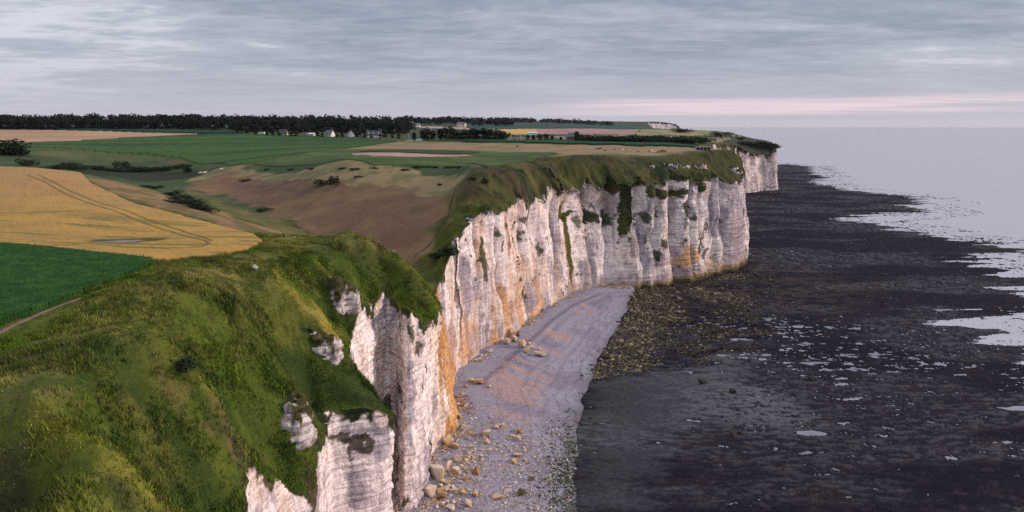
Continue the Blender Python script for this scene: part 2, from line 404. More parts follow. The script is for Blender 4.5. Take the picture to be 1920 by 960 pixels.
# chalk: vertex albedo, flint bands, weathering
m, N, b = mat('chalk'); a = N.n('Attribute', attribute_name='Col'); t = N.n('TexCoord')
o_ = t.outputs['Object']
warp = N.noise(o_, .12, 3.0)
wx, wy, wz = N.sep(o_)
zz = N.m('ADD', wz, N.m('MULTIPLY', warp, 1.6))
lay = N.noise(N.xyz(N.m('MULTIPLY', wx, .13), N.m('MULTIPLY', wy, .13), N.m('MULTIPLY', zz, 2.6)), 1.0, 4.0, .65)
sa = a.outputs['Alpha']
rough_ = N.noise(o_, .9, 6.0, .68)
pit = N.noise(N.vm('MULTIPLY', o_, (1, 1, .35)), .35, 5.0, .6)
lay2 = N.noise(N.xyz(N.m('MULTIPLY', wx, .03), N.m('MULTIPLY', wy, .03), N.m('MULTIPLY', zz, .62)), 1.0, 2.0, .5)
l2 = N.ramp(N.m('ABSOLUTE', N.m('SUBTRACT', lay2, .5)), .0, .045, .58, 1.0)
l2 = N.m('ADD', N.m('MULTIPLY', l2, sa), N.m('SUBTRACT', 1.0, sa))
brk = N.ramp(N.noise(o_, .55, 4.0, .6), .42, .60)
lk = N.ramp(lay, .38, .49, .50, 1.0)
lk = N.m('SUBTRACT', 1.0, N.m('MULTIPLY', N.m('SUBTRACT', 1.0, lk), brk))
lk = N.m('ADD', N.m('MULTIPLY', lk, sa), N.m('SUBTRACT', 1.0, sa))
vst = N.noise(N.vm('MULTIPLY', o_, (1, 1, .10)), 1.1, 5.0, .68)
lk = N.m('MULTIPLY', lk, l2)
k = N.m('MULTIPLY', lk, N.m('ADD', N.m('MULTIPLY', rough_, .75), .70))
k = N.m('MULTIPLY', k, N.ramp(vst, .34, .60, .80, 1.06))
cr1 = N.m('ABSOLUTE', N.m('SUBTRACT', N.noise(N.vm('MULTIPLY', o_, (1, 1, .55)), .42, 5.0, .62, .4), .5))
cr2 = N.m('ABSOLUTE', N.m('SUBTRACT', N.noise(N.vm('MULTIPLY', o_, (.6, .6, 1.5)), .75, 4.0, .6, .3), .5))
k = N.m('MULTIPLY', k, N.m('MULTIPLY', N.ramp(cr1, .0, .03, .72, 1.12), N.ramp(cr2, .0, .022, .84, 1.08)))
k = N.m('MULTIPLY', k, N.m('ADD', N.m('MULTIPLY', pit, .5), .75))
N.put(b.inputs['Base Color'], N.scale(a.outputs['Color'], k))
hgt = N.m('ADD', N.m('MULTIPLY', lk, .7), N.m('ADD', N.m('MULTIPLY', rough_, 1.3), N.m('MULTIPLY', vst, .8)))
bp = N.n('Bump'); bp.inputs['Strength'].default_value = .8; bp.inputs['Distance'].default_value = .5
N.put(bp.inputs['Height'], hgt); N.put(b.inputs['Normal'], bp.outputs[0])
M['chalk'] = m

# ------------------------------------------------------------------ cliff strip
# columns: near part (from camera outwards), bay, tail; each column has top (x,y), foot (x,y)
def columns():
    nC = np.array([c[:2] for c in nearC])[::-1]; nB = np.array(nearB)[::-1]
    bayC = inland(np.array(interp_poly(base_bay, 6.0)[0]), 5.0); bayB = interp_poly(base_bay, 6.0)[0]
    tB = np.array(base_tail, float); tC = inland(tB, 7.0)
    Cs = np.r_[nC, bayC[1:], tC]; Bs = np.r_[nB, bayB[1:], tB]
    ds = np.hypot(*np.diff((Cs*.5+Bs*.5), axis=0).T); s = np.r_[0, np.cumsum(ds)]
    mid = (Cs+Bs)/2; dist = np.hypot(mid[:, 0], mid[:, 1])
    # sample spacing grows with distance from the camera
    q = [0.0]
    while q[-1] < s[-1]:
        dd = np.interp(q[-1], s, dist); q.append(q[-1]+max(.36, min(dd*.0021, 60)))
    q = np.array(q[:-1])
    def smooth(a):      # light corner rounding
        f = np.stack([np.interp(q, s, a[:, k]) for k in (0, 1)], 1)
        for _ in range(3):
            g = f.copy(); g[1:-1] = (f[:-2]+2*f[1:-1]+f[2:])/4; f = g
        return f
    return smooth(Cs), smooth(Bs), q
colC, colB, colS = columns()
# outward (seaward) normal from a widely smoothed centre line
mid = (colC+colB)/2
def wide(a, n):
    f = a.copy()
    for _ in range(n):
        g = f.copy(); g[1:-1] = (f[:-2]+f[1:-1]+f[2:])/3; f = g
    return f
tg = np.gradient(wide(mid, 40), axis=0); tg /= np.linalg.norm(tg, axis=1)[:, None]
colN = np.stack([tg[:, 1], -tg[:, 0]], 1)
Ydist = np.hypot(mid[:, 0], mid[:, 1])
is_bay = sstep(colS, np.interp(0, [0], [0]), 1)*0 + ((mid[:, 1] > 262) & (mid[:, 1] < 1000))
famp = np.where(mid[:, 1] < 262, 1.0, 1.7)*np.where(mid[:, 1] > 900, 1.6, 1); famp = wide(famp[:, None], 30)[:, 0]
fwl = np.where(mid[:, 1] > 900, 30.0, 19.0)
def flute(s, z, w, amp):
    a = fbm(s/w+11, z/140.0+3, o=1); b_ = fbm(s/(w*.42)+5, z/60.0+1, o=2)
    f = 1-np.abs(2*a-1)*2.0                       # rounded buttress
    g = np.abs(2*b_-1)
    return amp*(f*.75 - .25) - amp*.35*(1-sstep(g, .0, .22))    # and sharp clefts
NR_ = 150
tt = np.r_[np.linspace(0, 1, NR_)**1.0]
zt = land_z(colC[:, 0], colC[:, 1])
# surveyed clefts and steps between the great buttresses of the bay
pxm, _ = proj(mid[:, 0], mid[:, 1], 40.0); cleft = np.zeros(len(colS)); baym = (mid[:, 1] > 262) & (mid[:, 1] < 495)
CL_S = []
for cpx, dep, wid in [(905,2.5,1.5),(941,3.0,1.8),(986,5.0,2.2),(1046,5.0,2.6),(1108,3.5,2.0),(1146,5.5,3.0),(1207,5.0,3.0),(1236,2.5,2.0),(1264,4.0,2.5),(1302,3.0,2.0),(1322,4.5,2.5),(1344,2.5,2.0),(1360,3.5,2.2)]:
    k_ = np.argmin(np.where(baym, np.abs(pxm-cpx), 1e9)); CL_S.append((colS[k_], dep, wid))
def clefts(s_, z_):
    r_ = 0
    for c0, dep, wid in CL_S:
        r_ = r_ - 1.7*dep*np.exp(-np.abs((s_-c0+(fbm(z_/14.0+c0, z_*0+c0, o=2)-.5)*5)/wid)**1.2)*(.25+.75*sstep(z_, 4, 45))
    return r_
top_disp = flute(colS, zt, fwl, famp) + clefts(colS, zt)
Cd = colC + colN*top_disp[:, None]
zt = land_z(Cd[:, 0], Cd[:, 1])
zt = np.minimum(zt, np.where(Ydist > 3200, 135, 95))
S2 = np.repeat(colS[:, None], NR_, 1); T2 = np.repeat(tt[None], len(colS), 0)
Z2 = zt[:, None]*(1-T2) + (-1.2)*T2
base = colC[:, None, :]*(1-T2[..., None]) + colB[:, None, :]*T2[..., None]
# steep upper wall, apron at the very foot
prof = T2**1.25
base = colC[:, None, :]*(1-prof[..., None]) + colB[:, None, :]*prof[..., None]
dis = flute(S2, Z2, fwl[:, None]*np.ones_like(S2), famp[:, None]*(1-.35*T2)) + clefts(S2, Z2)
X3, Y3 = base[..., 0], base[..., 1]
small = (fbm(X3/2.6, Y3/2.6, Z2/2.2, o=3)-.5)*1.15 + (fbm(S2/1.6, Z2/5.0, o=2)-.5)*.45
warpz = (fbm(S2/25, Z2/25, o=2)-.5)*1.6
band = fbm(S2/40.0, (Z2+warpz)/.95, o=2)
ledge = (sstep(band, .40, .55)-.5)*.42
big_ledge = (vnoise(S2/30.0+40, (Z2+warpz*2)/11.0)-.5)*1.8
fade = sstep(T2, 0, .02)
near_cut = np.minimum(1, 400/np.maximum(Ydist, 1))[:, None]
lscale = np.where(Ydist < 245, 1.0, .45)[:, None]
pxg, _ = proj(X3, Y3, Z2); tier = sstep(pxg, 1046, 1062)*(1-sstep(pxg, 1196, 1215))*(mid[:, 1] > 300)[:, None]
zl = 47+ (fbm(S2/9.0, S2*0, o=3)-.5)*16
dis = dis - 3.6*sstep(Z2, zl-.8, zl+.8)*tier + (1.6*(vnoise(S2/13.0+4, (Z2+warpz*2)/16.0)-.5)*2 + 1.0*(vnoise(S2/7.0+4, (Z2+warpz)/6.5)-.5)*2)*((mid[:, 1] > 262) & (mid[:, 1] < 520))[:, None]*sstep(T2, .03, .1)
dis = dis + (small + ledge*lscale + big_ledge*lscale*sstep(T2, .05, .2))*fade*np.where(Ydist[:, None] > 700, 1.8, 1)
P3 = np.stack([X3+colN[:, None, 0]*dis, Y3+colN[:, None, 1]*dis, Z2 + (fbm(S2/2.0, Z2/2.0, o=2)-.5)*.5*fade*(1-sstep(T2, .95, 1))], -1)
# turf lip: two rows that run back under the land sheet
lip1 = np.concatenate([Cd - colN*.0, zt[:, None]+.02], 1); 
lip2 = Cd - colN*2.5; lip2 = np.concatenate([lip2, (land_z(lip2[:, 0], lip2[:, 1])-.5)[:, None]], 1)
P3[:, 0, :] = lip1
P4 = np.concatenate([lip2[:, None], P3], 1)
nc, nr = P4.shape[:2]

coast = Cd                                   # plan outline of the land
poly_land = np.r_[coast, [[3000, 9000], [-9000, 9000], [-9000, -200], [-70, -200]]]

# cliff colours -------------------------------------------------------------
S4 = np.repeat(colS[:, None], nr, 1); Z4 = P4[..., 2]; X4 = P4[..., 0]; Y4 = P4[..., 1]
px4, py4 = proj(X4, Y4, Z4)
def L3(r, g, b_): return np.array((r, g, b_), float)
def lin(r, g, b_):
    c = np.array((r, g, b_), float)/255
    return np.where(c < .04045, c/12.92, ((c+.055)/1.055)**2.4)
def blend(c, k, new): return c*(1-k[..., None]) + np.asarray(new)*k[..., None]
cc = np.zeros(P4.shape) + L3(.80, .70, .66)
strata = np.where(Y4 < 235, .62, np.where(Y4 > 900, .95, .50+.45*sstep(px4, 1150, 1280)))
streak = fbm(S4/2.2, Z4/26.0, o=4, g=.6)
patch = fbm(S4/11.0+7, Z4/17.0, o=4)
cc = blend(cc, sstep(patch*.62+streak*.38, .46, .60)*.82, L3(.27, .23, .275))
cc = blend(cc, sstep(fbm(S4/6.0+90, Z4/30.0, o=4, g=.6), .55, .72)*.45, L3(.50, .33, .20))
panel = fbm(S4/17.0+21, Z4/55.0+S4/90.0, o=3)
cc = blend(cc, sstep(panel, .50, .64)*.62*(Y4 > 262)*(1-sstep(Z4, 62, 75)), L3(.36, .315, .37))  # violet-grey shadow tones painted in broad panels on the bay chalk
cc = blend(cc, sstep(fbm(S4/12.0+71, Z4/22.0, o=3), .48, .66)*.55*(Y4 < 380), L3(.74, .56, .43))  # peach patches put the warm lit tone into the chalk colour
spk = sstep(fbm(S4/1.3, Z4/1.5, o=3), .60, .72)*sstep(fbm(S4/9+3, Z4/9, o=2), .35, .6)
cc = blend(cc, spk*.30, L3(.20, .165, .18))
bayside = ((Y4 > 235) & (Y4 < 345)).astype(float)
ora = sstep(fbm(S4/7.0+31, Z4/16.0, o=4), .38, .66)
cc = blend(cc, ora*bayside*(1-sstep(Z4, 8, 48))*.85, L3(.58, .34, .17))
cc = blend(cc, sstep(fbm(S4/5+61, Z4/16.0, o=4), .58, .72)*bayside*.5, L3(.45, .20, .09))
# rusty cove wall just beyond the near pillar
cove = ((Y4 > 192) & (Y4 < 250)).astype(float)*sstep(Y4+(fbm(S4/2, Z4/8, o=2)-.5)*3, 196.5, 199)
cc = blend(cc, cove*(1-sstep(Z4, 40, 58))*sstep(fbm(S4/3+3, Z4/18, o=3), .1, .38)*.95, blend(np.zeros(P4.shape)+L3(.56, .29, .10), sstep(fbm(S4/2.5, Z4/14, o=3), .45, .62), L3(.34, .17, .06)))
# paler patches of chalk
def blob(px, py, rs, rz, colour, k, jag=.5):
    global cc
    d2 = (px4-px)**2+(py4-py)**2+ (Y4*.0); i = np.unravel_index(np.argmin(d2), d2.shape)
    s0, z0 = S4[i], Z4[i]
    e = np.sqrt(((S4-s0)/rs)**2+((Z4-z0)/rz)**2) + (fbm(S4/rs*1.3+px, Z4/rz*1.3, o=4, g=.6)-.5)*jag*3.4
    cc = blend(cc, (1-sstep(e, .88, 1.02))*k, colour)
white = L3(.70, .63, .60)
for q in [(945,450,7,22,white,.75),(960,470,5,18,white,.7),(1225,430,10,13,white,.6),(1440,310,16,22,white,.8),(905,560,6,14,white,.6),(1310,400,8,14,white,.55),(1180,420,6,10,white,.4)]: blob(*q)
rust = L3(.52, .28, .10)
for q in [(1290,482,12,6,rust,.75),(1330,495,7,5,rust,.5),(1012,560,3.5,14,rust,.7),(945,590,4,12,rust,.75),(953,440,1.6,10,L3(.45,.18,.08),.8),(1068,520,5,14,L3(.30,.19,.13),.7)]: blob(*q)
# algae stained foot where the sea reaches
wet = sstep(Y4, 372, 400)*(1-sstep(Y4, 600, 700))
zb = Z4 + (fbm(S4/3, Z4/3, o=2)-.5)*3
cc = blend(cc, wet*(1-sstep(zb, 7, 13))*.45, L3(.28, .21, .18))
cc = blend(cc, wet*(1-sstep(zb, 3.2, 5.5))*.85, L3(.20, .135, .035))
cc = blend(cc, wet*(1-sstep(zb, 1.6, 2.8))*.85, L3(.05, .045, .02))
# vegetation draped over the top and on ledges
du = np.gradient(P4, axis=0); dv = np.gradient(P4, axis=1); nrm4 = np.cross(du, dv); nrm4 /= np.linalg.norm(nrm4, axis=2)[..., None]+1e-9
nz4 = np.abs(nrm4[..., 2])*np.where(dv[..., 2] < 0, 1, -1)
outw = nrm4[..., 0]*colN[:, None, 0]+nrm4[..., 1]*colN[:, None, 1]; up4 = nrm4[..., 2]*np.sign(outw)
veg_c = L3(.055, .058, .016); veg_d = L3(.026, .036, .013)
bx = (Y4 > 268) & (Y4 < 600) & (X4 > -40)
zline = ctop_z(X4, np.maximum(Y4, 200)); 
vb = sstep(Z4 - zline + (fbm(S4/4, Z4/5, o=4)-.5)*6, -.8, .5)*bx
near_m = (Y4 <= 268)
ztop4 = np.repeat(zt[:, None], nr, 1)
nv = sstep(Z4 - ztop4 + 1.8 + (fbm(S4/3.0, Z4/4.5, o=4)-.5)*10, -.2, .6)*near_m
fv = sstep(Z4 - ztop4 + 7 + (fbm(S4/10, Z4/20, o=3)-.5)*26, -1, 2)*(Y4 >= 600)
vegc = blend(np.zeros(P4.shape)+veg_c, sstep(fbm(S4/4, Z4/4, o=3), .4, .6), veg_d)
vegc = blend(vegc, sstep(fbm(S4/3+50, Z4/5, o=3), .55, .7)*.8, L3(.10, .07, .045))
ledge_n = sstep(fbm(S4/3.5+77, Z4/4.5, o=4), .66, .70)*sstep(fbm(S4/22+7, Z4/16, o=2), .42, .58)*((Y4 > 300) | (Y4 < 200))
flatl = sstep(up4 + (fbm(S4/4, Z4/4, o=3)-.5)*.7, .50, .66)*sstep(Z4, 14, 26)*(Y4 < 600)*(Y4 > 262)
vk = np.maximum(np.maximum(np.maximum(vb, nv), np.maximum(fv, ledge_n*.9)), flatl)
cc = cc*(1-vk[..., None]) + vegc*vk[..., None]
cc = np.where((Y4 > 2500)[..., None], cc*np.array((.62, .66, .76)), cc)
cc = np.where(((Y4 > 940) & (Y4 < 1300))[..., None], cc*(1-.35*sstep(fbm(S4/26+3, Z4/30, o=3), .42, .6)[..., None]), cc)
for q in [(1062,440,3.5,26,L3(.085,.075,.02),1,.3),(1175,390,6,14,veg_d,1,.5),(1165,420,3,8,veg_c,1,.5),(1290,388,4,6,veg_d,.95,.5),(1235,362,9,3.0,veg_c,1,.6),(1275,360,10,2.6,veg_c,1,.6),(1225,352,5,5,veg_c,1,.5),(1320,352,4,3,veg_d,1,.6),(1348,352,5,1.6,veg_c,.9,.6),(1380,346,5,3,veg_c,1,.6),(1212,410,4,4,veg_d,.9,.6),(1233,478,4,4,veg_d,.95,.6),(1247,455,4,3,veg_d,.9,.6),
          (1312,468,3,3.5,veg_c,.9,.5),(1110,408,3.2,5,veg_d,.95,.5),(1130,410,2,6,veg_d,.9,.5),(1083,415,3,5,veg_c,.8,.6),(908,490,1.6,9,veg_c,.9,.5),(890,470,1,9,veg_d,.8,.6),(1010,470,2.5,3,veg_d,.8,.7),
          (668,832,2.6,2.2,L3(.06,.045,.03),.95,.7),(640,815,3,1.2,L3(.06,.045,.03),.9,.7),(742,905,.8,2,veg_d,.9,.5),(758,945,1.6,1.4,veg_d,.9,.5),(800,690,.6,2,veg_d,.8,.5),(990,400,1,10,L3(.12,.10,.10),.8,.4)]: blob(*q)
cc = np.concatenate([cc, (strata*(1-vk))[..., None]], -1)
Vc = P4.reshape(-1, 3); idx = np.arange(nc*nr).reshape(nc, nr)
Fc = np.stack([idx[:-1, :-1], idx[:-1, 1:], idx[1:, 1:], idx[1:, :-1]], -1).reshape(-1, 4)[:, ::-1]
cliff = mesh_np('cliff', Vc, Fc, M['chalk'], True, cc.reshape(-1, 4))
tag(cliff, 'tall white chalk cliff with rusty stains and grass tufts above the shingle beach', 'cliff', kind='structure')

# ------------------------------------------------------------------ land sheet (polar grid: finer near the camera)
ang = np.linspace(R(-49), R(30), 760)
rad = np.r_[np.geomspace(34, 640, 720), np.geomspace(640, 8800, 190)[1:]]
A2, R2 = np.meshgrid(ang, rad, indexing='ij')
gx, gy = R2*np.sin(A2), R2*np.cos(A2)
cx_by_y = lambda y: np.interp(y, coast[np.argsort(coast[:, 1]), 1], coast[np.argsort(coast[:, 1]), 0])
fx, fy = gx.ravel(), gy.ravel()
cxx = cx_by_y(fy); W_ = np.where(fy > 900, 160, 40)
ins = fx < cxx - W_
cand = (fx >= cxx - W_) & (fx <= cxx + W_)
ins[cand] = in_poly(fx[cand], fy[cand], poly_land)
ins2 = ins.reshape(gx.shape)
need = ins2.copy(); need[1:] |= ins2[:-1]; need[:-1] |= ins2[1:]; need[:, 1:] |= need[:, :-1].copy(); need[:, :-1] |= need[:, 1:].copy()
fz = np.full(len(fx), 60.0); nd = need.ravel(); fz[nd] = land_z(fx[nd], fy[nd])
gi = np.arange(len(fx)).reshape(gx.shape)
GF = np.stack([gi[:-1, :-1], gi[1:, :-1], gi[1:, 1:], gi[:-1, 1:]], -1).reshape(-1, 4)[:, ::-1]
fin = ins[GF].sum(1) >= 2
# land colours ------------------------------------------------------------
lc = np.zeros((len(fx), 3)); lm = nd
x, y, z = fx[lm], fy[lm], fz[lm]
n1 = fbm(x/14, y/14, o=4); n2 = fbm(x/4+30, y/4, o=4); n3 = fbm(x/55, y/55, o=3); n4 = fbm(x/1.3, y/1.3, o=3)
C_ = np.zeros((len(x), 3)) + L3(.070, .082, .013)
C_ = blend(C_, sstep(n1, .48, .66)*.8, L3(.030, .040, .012))
C_ = blend(C_, sstep(n2, .50, .68)*.6, L3(.125, .105, .028))
C_ = blend(C_, sstep(n4, .55, .7)*.5, L3(.022, .030, .010))
def lpaint(pix, colour, k=1.0, feather=6.0, nz=10.0, world=False):
    global C_
    pw = np.array(pix if world else [land_at(a, b)[:2] for a, b in pix])
    inside = in_poly(x, y, pw)
    bb = (x > pw[:, 0].min()-feather*2-nz) & (x < pw[:, 0].max()+feather*2+nz) & (y > pw[:, 1].min()-feather*2-nz) & (y < pw[:, 1].max()+feather*2+nz)
    dense, _ = interp_poly(np.r_[pw, pw[:1]], max(.5, np.ptp(pw[:, 1])/250))
    dd, _ = dist_poly(x[bb], y[bb], dense); sd = np.where(inside[bb], dd, -dd)
    f = sstep(sd + (fbm(x[bb]/max(nz, .5), y[bb]/max(nz, .5), o=3)-.5)*nz*1.6, -feather/2, feather/2)*k
    if callable(colour): colour = colour(bb)
    C_[bb] = C_[bb]*(1-f[:, None]) + np.asarray(colour)*f[:, None]
def varied(a, b_, sc_=8, lo=.4, hi=.62, sx=1.0, sy=1.0):
    return lambda bb: blend(np.zeros((bb.sum(), 3))+a, sstep(fbm(x[bb]/sc_*sx+3, y[bb]/sc_*sy, o=4), lo, hi), b_)
far_ = y > 330
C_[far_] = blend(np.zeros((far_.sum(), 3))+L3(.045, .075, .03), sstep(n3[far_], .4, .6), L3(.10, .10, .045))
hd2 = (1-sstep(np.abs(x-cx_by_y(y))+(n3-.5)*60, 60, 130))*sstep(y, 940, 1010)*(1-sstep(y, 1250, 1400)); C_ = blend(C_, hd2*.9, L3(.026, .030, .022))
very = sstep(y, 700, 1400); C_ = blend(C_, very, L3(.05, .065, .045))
# dry light grass of the upper hillside and the cow pasture
straw, straw2 = L3(.25, .185, .095), L3(.16, .14, .065)
lpaint([(340,342),(385,322),(450,311),(600,311),(760,314),(890,318),(960,306),(1060,289),(1075,289),(1050,296),(985,312),(935,322),(905,345),(860,365),(845,372),(760,356),(640,350),(520,342),(420,335)], varied(straw, straw2, 9, .42, .66), 1, 5, 8)
lpaint([(640,281),(750,266),(900,268),(1330,279),(1372,281),(1340,284),(1200,292),(1080,290),(900,283),(760,279)], varied(L3(.27,.19,.11), L3(.20,.16,.08), 20), 1, 3, 3)
brown, brown2 = L3(.160, .094, .056), L3(.200, .126, .068)
lpaint([(335,348),(400,330),(470,334),(560,343),(640,348),(760,354),(852,366),(838,405),(806,462),(775,482),(700,474),(640,455),(560,425),(480,390),(400,365)], varied(brown, brown2, 11, .30, .78, 1, 1.6), 1, 6, 12)
lpaint([(480,338),(560,346),(600,358),(560,370),(490,362),(440,348)], varied(L3(.10,.062,.05), brown, 7, .35, .7), .7, 10, 14)
# greener valley floor, dry bank below the wheat
lpaint([(330,350),(370,358),(440,385),(520,412),(580,440),(660,470),(700,482),(650,478),(560,445),(500,425),(430,400),(370,378)], varied(L3(.085,.09,.03), L3(.15,.12,.05), 6), .85, 6, 10)
lpaint([(165,335),(215,340),(300,360),(420,400),(540,440),(545,446),(500,444),(400,416),(300,390),(230,370)], varied(L3(.22,.145,.07), L3(.12,.10,.04), 7, .45, .65), 1, 5, 6)
# meadow and dark valley bottom at the far left
lpaint([(-300,300),(0,296),(60,272),(200,285),(350,299),(420,313),(370,326),(250,326),(150,324),(60,315),(-300,312)], varied(L3(.045,.07,.028), L3(.075,.095,.035), 24), 1, 10, 20)
lpaint([(150,318),(250,312),(330,322),(380,324),(330,338),(200,332),(150,326)], L3(.018,.028,.014), .85, 10, 18)
lpaint([(60,281),(170,289),(150,297),(70,290)], L3(.15,.12,.06), .5, 10, 30)
lpaint([(230,290),(300,296),(360,308),(300,302)], L3(.13,.10,.055), .5, 6, 18)
# plateau colours far off are carried by the field sheets
# near slope: straw coloured tops, yellow crests, brown scars
lpaint([(0,640),(120,595),(240,540),(330,505),(430,488),(500,462),(560,446),(560,470),(480,500),(400,520),(330,545),(260,590),(300,660),(200,640),(60,660),(0,720)], varied(L3(.16,.115,.045), L3(.07,.07,.02), 5, .45, .62), .85, 8, 12)
lpaint([(-50,680),(60,660),(120,690),(60,760),(-50,800)], varied(L3(.17,.12,.055), L3(.08,.075,.025), 3, .45, .62), .8, 5, 8)
lpaint([(470,498),(490,500),(560,558),(640,640),(628,642),(548,568)], L3(.30,.20,.055), .8, 2.2, 3)
lpaint([(300,520),(460,500),(470,520),(380,560),(300,560),(240,580)], varied(L3(.17,.12,.045), L3(.06,.06,.02), 4, .45, .62), .7, 5, 9)
lpaint([(50,770),(110,800),(210,850),(310,945),(330,1000),(270,960),(180,880),(90,830)], varied(L3(.16,.125,.025), L3(.085,.085,.018), 3, .4, .65), .9, 4, 5)
lpaint([(110,690),(250,655),(300,690),(330,740),(360,780),(300,760),(200,730)], varied(L3(.105,.115,.018), L3(.07,.085,.016), 4), .85, 6, 8)
lpaint([(284,655),(300,690),(330,725),(352,730),(345,738),(318,730),(292,705)], L3(.13,.085,.045), .6, .8, 3)
lpaint([(385,782),(440,815),(480,850),(470,870),(430,835),(380,800)], varied(L3(.12,.07,.045), L3(.05,.045,.02), 1.5), .8, 1, 3)
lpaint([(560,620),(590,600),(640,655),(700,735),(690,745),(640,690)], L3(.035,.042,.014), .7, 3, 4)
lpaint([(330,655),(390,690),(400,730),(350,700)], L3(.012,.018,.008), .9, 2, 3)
lpaint([(-60,880),(60,860),(110,930),(60,1000),(-60,1000)], varied(L3(.085,.055,.045), L3(.04,.035,.02), 2), .85, 3, 5)
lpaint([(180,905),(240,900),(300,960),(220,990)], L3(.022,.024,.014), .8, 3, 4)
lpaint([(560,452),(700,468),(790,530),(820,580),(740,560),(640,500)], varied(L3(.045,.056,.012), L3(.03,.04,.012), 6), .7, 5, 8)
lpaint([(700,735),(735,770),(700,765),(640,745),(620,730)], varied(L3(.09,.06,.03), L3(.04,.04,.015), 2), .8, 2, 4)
lpaint([(480,632),(545,650),(620,680),(700,738),(725,760),(700,768),(620,748),(600,810),(575,770),(560,735),(525,690)], varied(L3(.020,.032,.010), L3(.034,.046,.012), 4), .85, 4, 7)  # lush gully growth, plus the shade of the camera-facing flank painted dark green
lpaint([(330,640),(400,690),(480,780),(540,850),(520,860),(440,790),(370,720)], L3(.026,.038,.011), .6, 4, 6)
lpaint([(850,372),(905,335),(925,330),(900,352),(880,378),(860,396),(850,420),(838,440)], varied(L3(.13,.10,.035), L3(.06,.06,.018), 4), .8, 3, 5)
lpaint([(870,350),(925,345),(930,372),(880,378)], L3(.10,.05,.035), .6, 5, 7)
# slope above the bay
dd_, ii_ = dist_poly(x, y, bay_d); mb = (dd_ < 60) & (y > 270)
ribc = blend(np.zeros((mb.sum(), 3))+L3(.050, .055, .015), sstep(fbm(bay_q[ii_[mb]]/9, dd_[mb]/50+5, o=3), .45, .62), L3(.026, .034, .015))
ribc = blend(ribc, sstep(fbm(bay_q[ii_[mb]]/7+44, dd_[mb]/30, o=3), .55, .68)*.8, L3(.075, .045, .032))
ribc = blend(ribc, sstep(fbm(bay_q[ii_[mb]]/5+14, dd_[mb]/40, o=3), .58, .70)*.7, L3(.11, .095, .03))
kk = (1-sstep(dd_[mb]+(n1[mb]-.5)*10, 28, 40))*sstep(y[mb]+x[mb]+(n1[mb]-.5)*14, 284, 306)
ribc = blend(ribc, sstep(fbm(x[mb]/4.5+60, y[mb]/4.5, o=4), .50, .64)*.75, L3(.017, .024, .011)); ribc = blend(ribc, sstep(n4[mb], .52, .7)*.5, L3(.09, .08, .03))
C_[mb] = C_[mb]*(1-kk[:, None]) + ribc*kk[:, None]
# dry yellow-green crests and lush dark gullies, with lit and shaded relief painted in
for pl_, am, wd in RIDGES:
    lo, hi = pl_.min(0)-12, pl_.max(0)+12; q = (x > lo[0]) & (x < hi[0]) & (y > lo[1]) & (y < hi[1])
    dd, ii = dist_poly(x[q], y[q], pl_); w_ = 2.2 if am > 0 else 3.6
    f = np.exp(-(dd/w_)**1.5)*(.55+.5*(n2[q]-.3))*sstep(fbm(x[q]/3+7, y[q]/3, o=3), .25, .6)
    C_[q] = C_[q]*(1-f[:, None])+(L3(.145,.125,.026) if am > 0 else L3(.024,.038,.011))*f[:, None]
lift = (sstep(x, -110, -70)*(1-sstep(y, 215, 245)))[:, None]; C_ = C_*(1+lift*np.array((.06, .24, .0)))
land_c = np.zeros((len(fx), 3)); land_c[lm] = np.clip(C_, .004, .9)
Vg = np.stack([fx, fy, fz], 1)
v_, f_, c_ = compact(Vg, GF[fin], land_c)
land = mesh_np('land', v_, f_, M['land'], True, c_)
tag(land, 'rolling grass covered cliff top with steep green spurs and a brown hillside', 'land', kind='structure')

# ------------------------------------------------------------------ sea and reef
m, N, b = mat('sea_water'); t = N.n('TexCoord')
w1 = N.noise(N.vm('MULTIPLY', t.outputs['Object'], (.6, 1.0, 1)), .09, 5.0, .6)
w2 = N.noise(N.vm('MULTIPLY', t.outputs['Object'], (.25, 1.0, 1)), .006, 4.0, .55)
N.put(b.inputs['Base Color'], N.mix(w2, (.43, .415, .45), (.50, .485, .52)))
b.inputs['Roughness'].default_value = .26; b.inputs['IOR'].default_value = 1.33; b.inputs['Specular IOR Level'].default_value = .5
bp = N.n('Bump'); bp.inputs['Strength'].default_value = .02; bp.inputs['Distance'].default_value = .4
N.put(bp.inputs['Height'], w1); N.put(b.inputs['Normal'], bp.outputs[0]); M['sea'] = m
S_ = 40000
V = np.array([(-S_, -3000, 0), (S_, -3000, 0), (S_, S_, 0), (-S_, S_, 0)], float)
tag(mesh_np('sea', V, np.array([[0, 1, 2, 3]]), M['sea']), 'calm pale grey sea reaching the horizon', 'sea', kind='structure')

shore_px = [(1470,308),(1515,311),(1530,322),(1520,326),(1545,332),(1525,340),(1560,352),(1590,357),(1670,363),(1740,377),(1690,384),(1735,393),(1640,402),(1560,410),(1640,422),(1750,440),(1850,458),(1925,470),
            (1890,476),(1815,490),(1820,502),(1870,516),(1935,528),(1880,545),(1930,552),(1935,580),(1880,580),(1830,600),(1800,618),(1860,640),(1930,655),(2000,700),(2100,900),(2200,1300)]
shore = np.array([G(a, b_)[:2] for a, b_ in shore_px])
reef_poly = np.r_[shore, [[60, 40], [-60, 40], [-60, 480], [60, 700], [200, 1300]], [[420, 1500]], [G(1470,308)[:2]]]
ang2 = np.linspace(R(-16), R(45), 900); rad2 = np.geomspace(95, 2600, 900)
A3, R3 = np.meshgrid(ang2, rad2, indexing='ij'); rx, ry = (R3*np.sin(A3)).ravel(), (R3*np.cos(A3)).ravel()
inr = in_poly(rx, ry, reef_poly)
dsh, _ = interp_poly(shore, 4.0); dsd, _ = dist_poly(rx, ry, dsh); sd = np.where(inr, dsd, -dsd)
wv = (fbm(rx/60, ry/60, o=2)-.5)*14
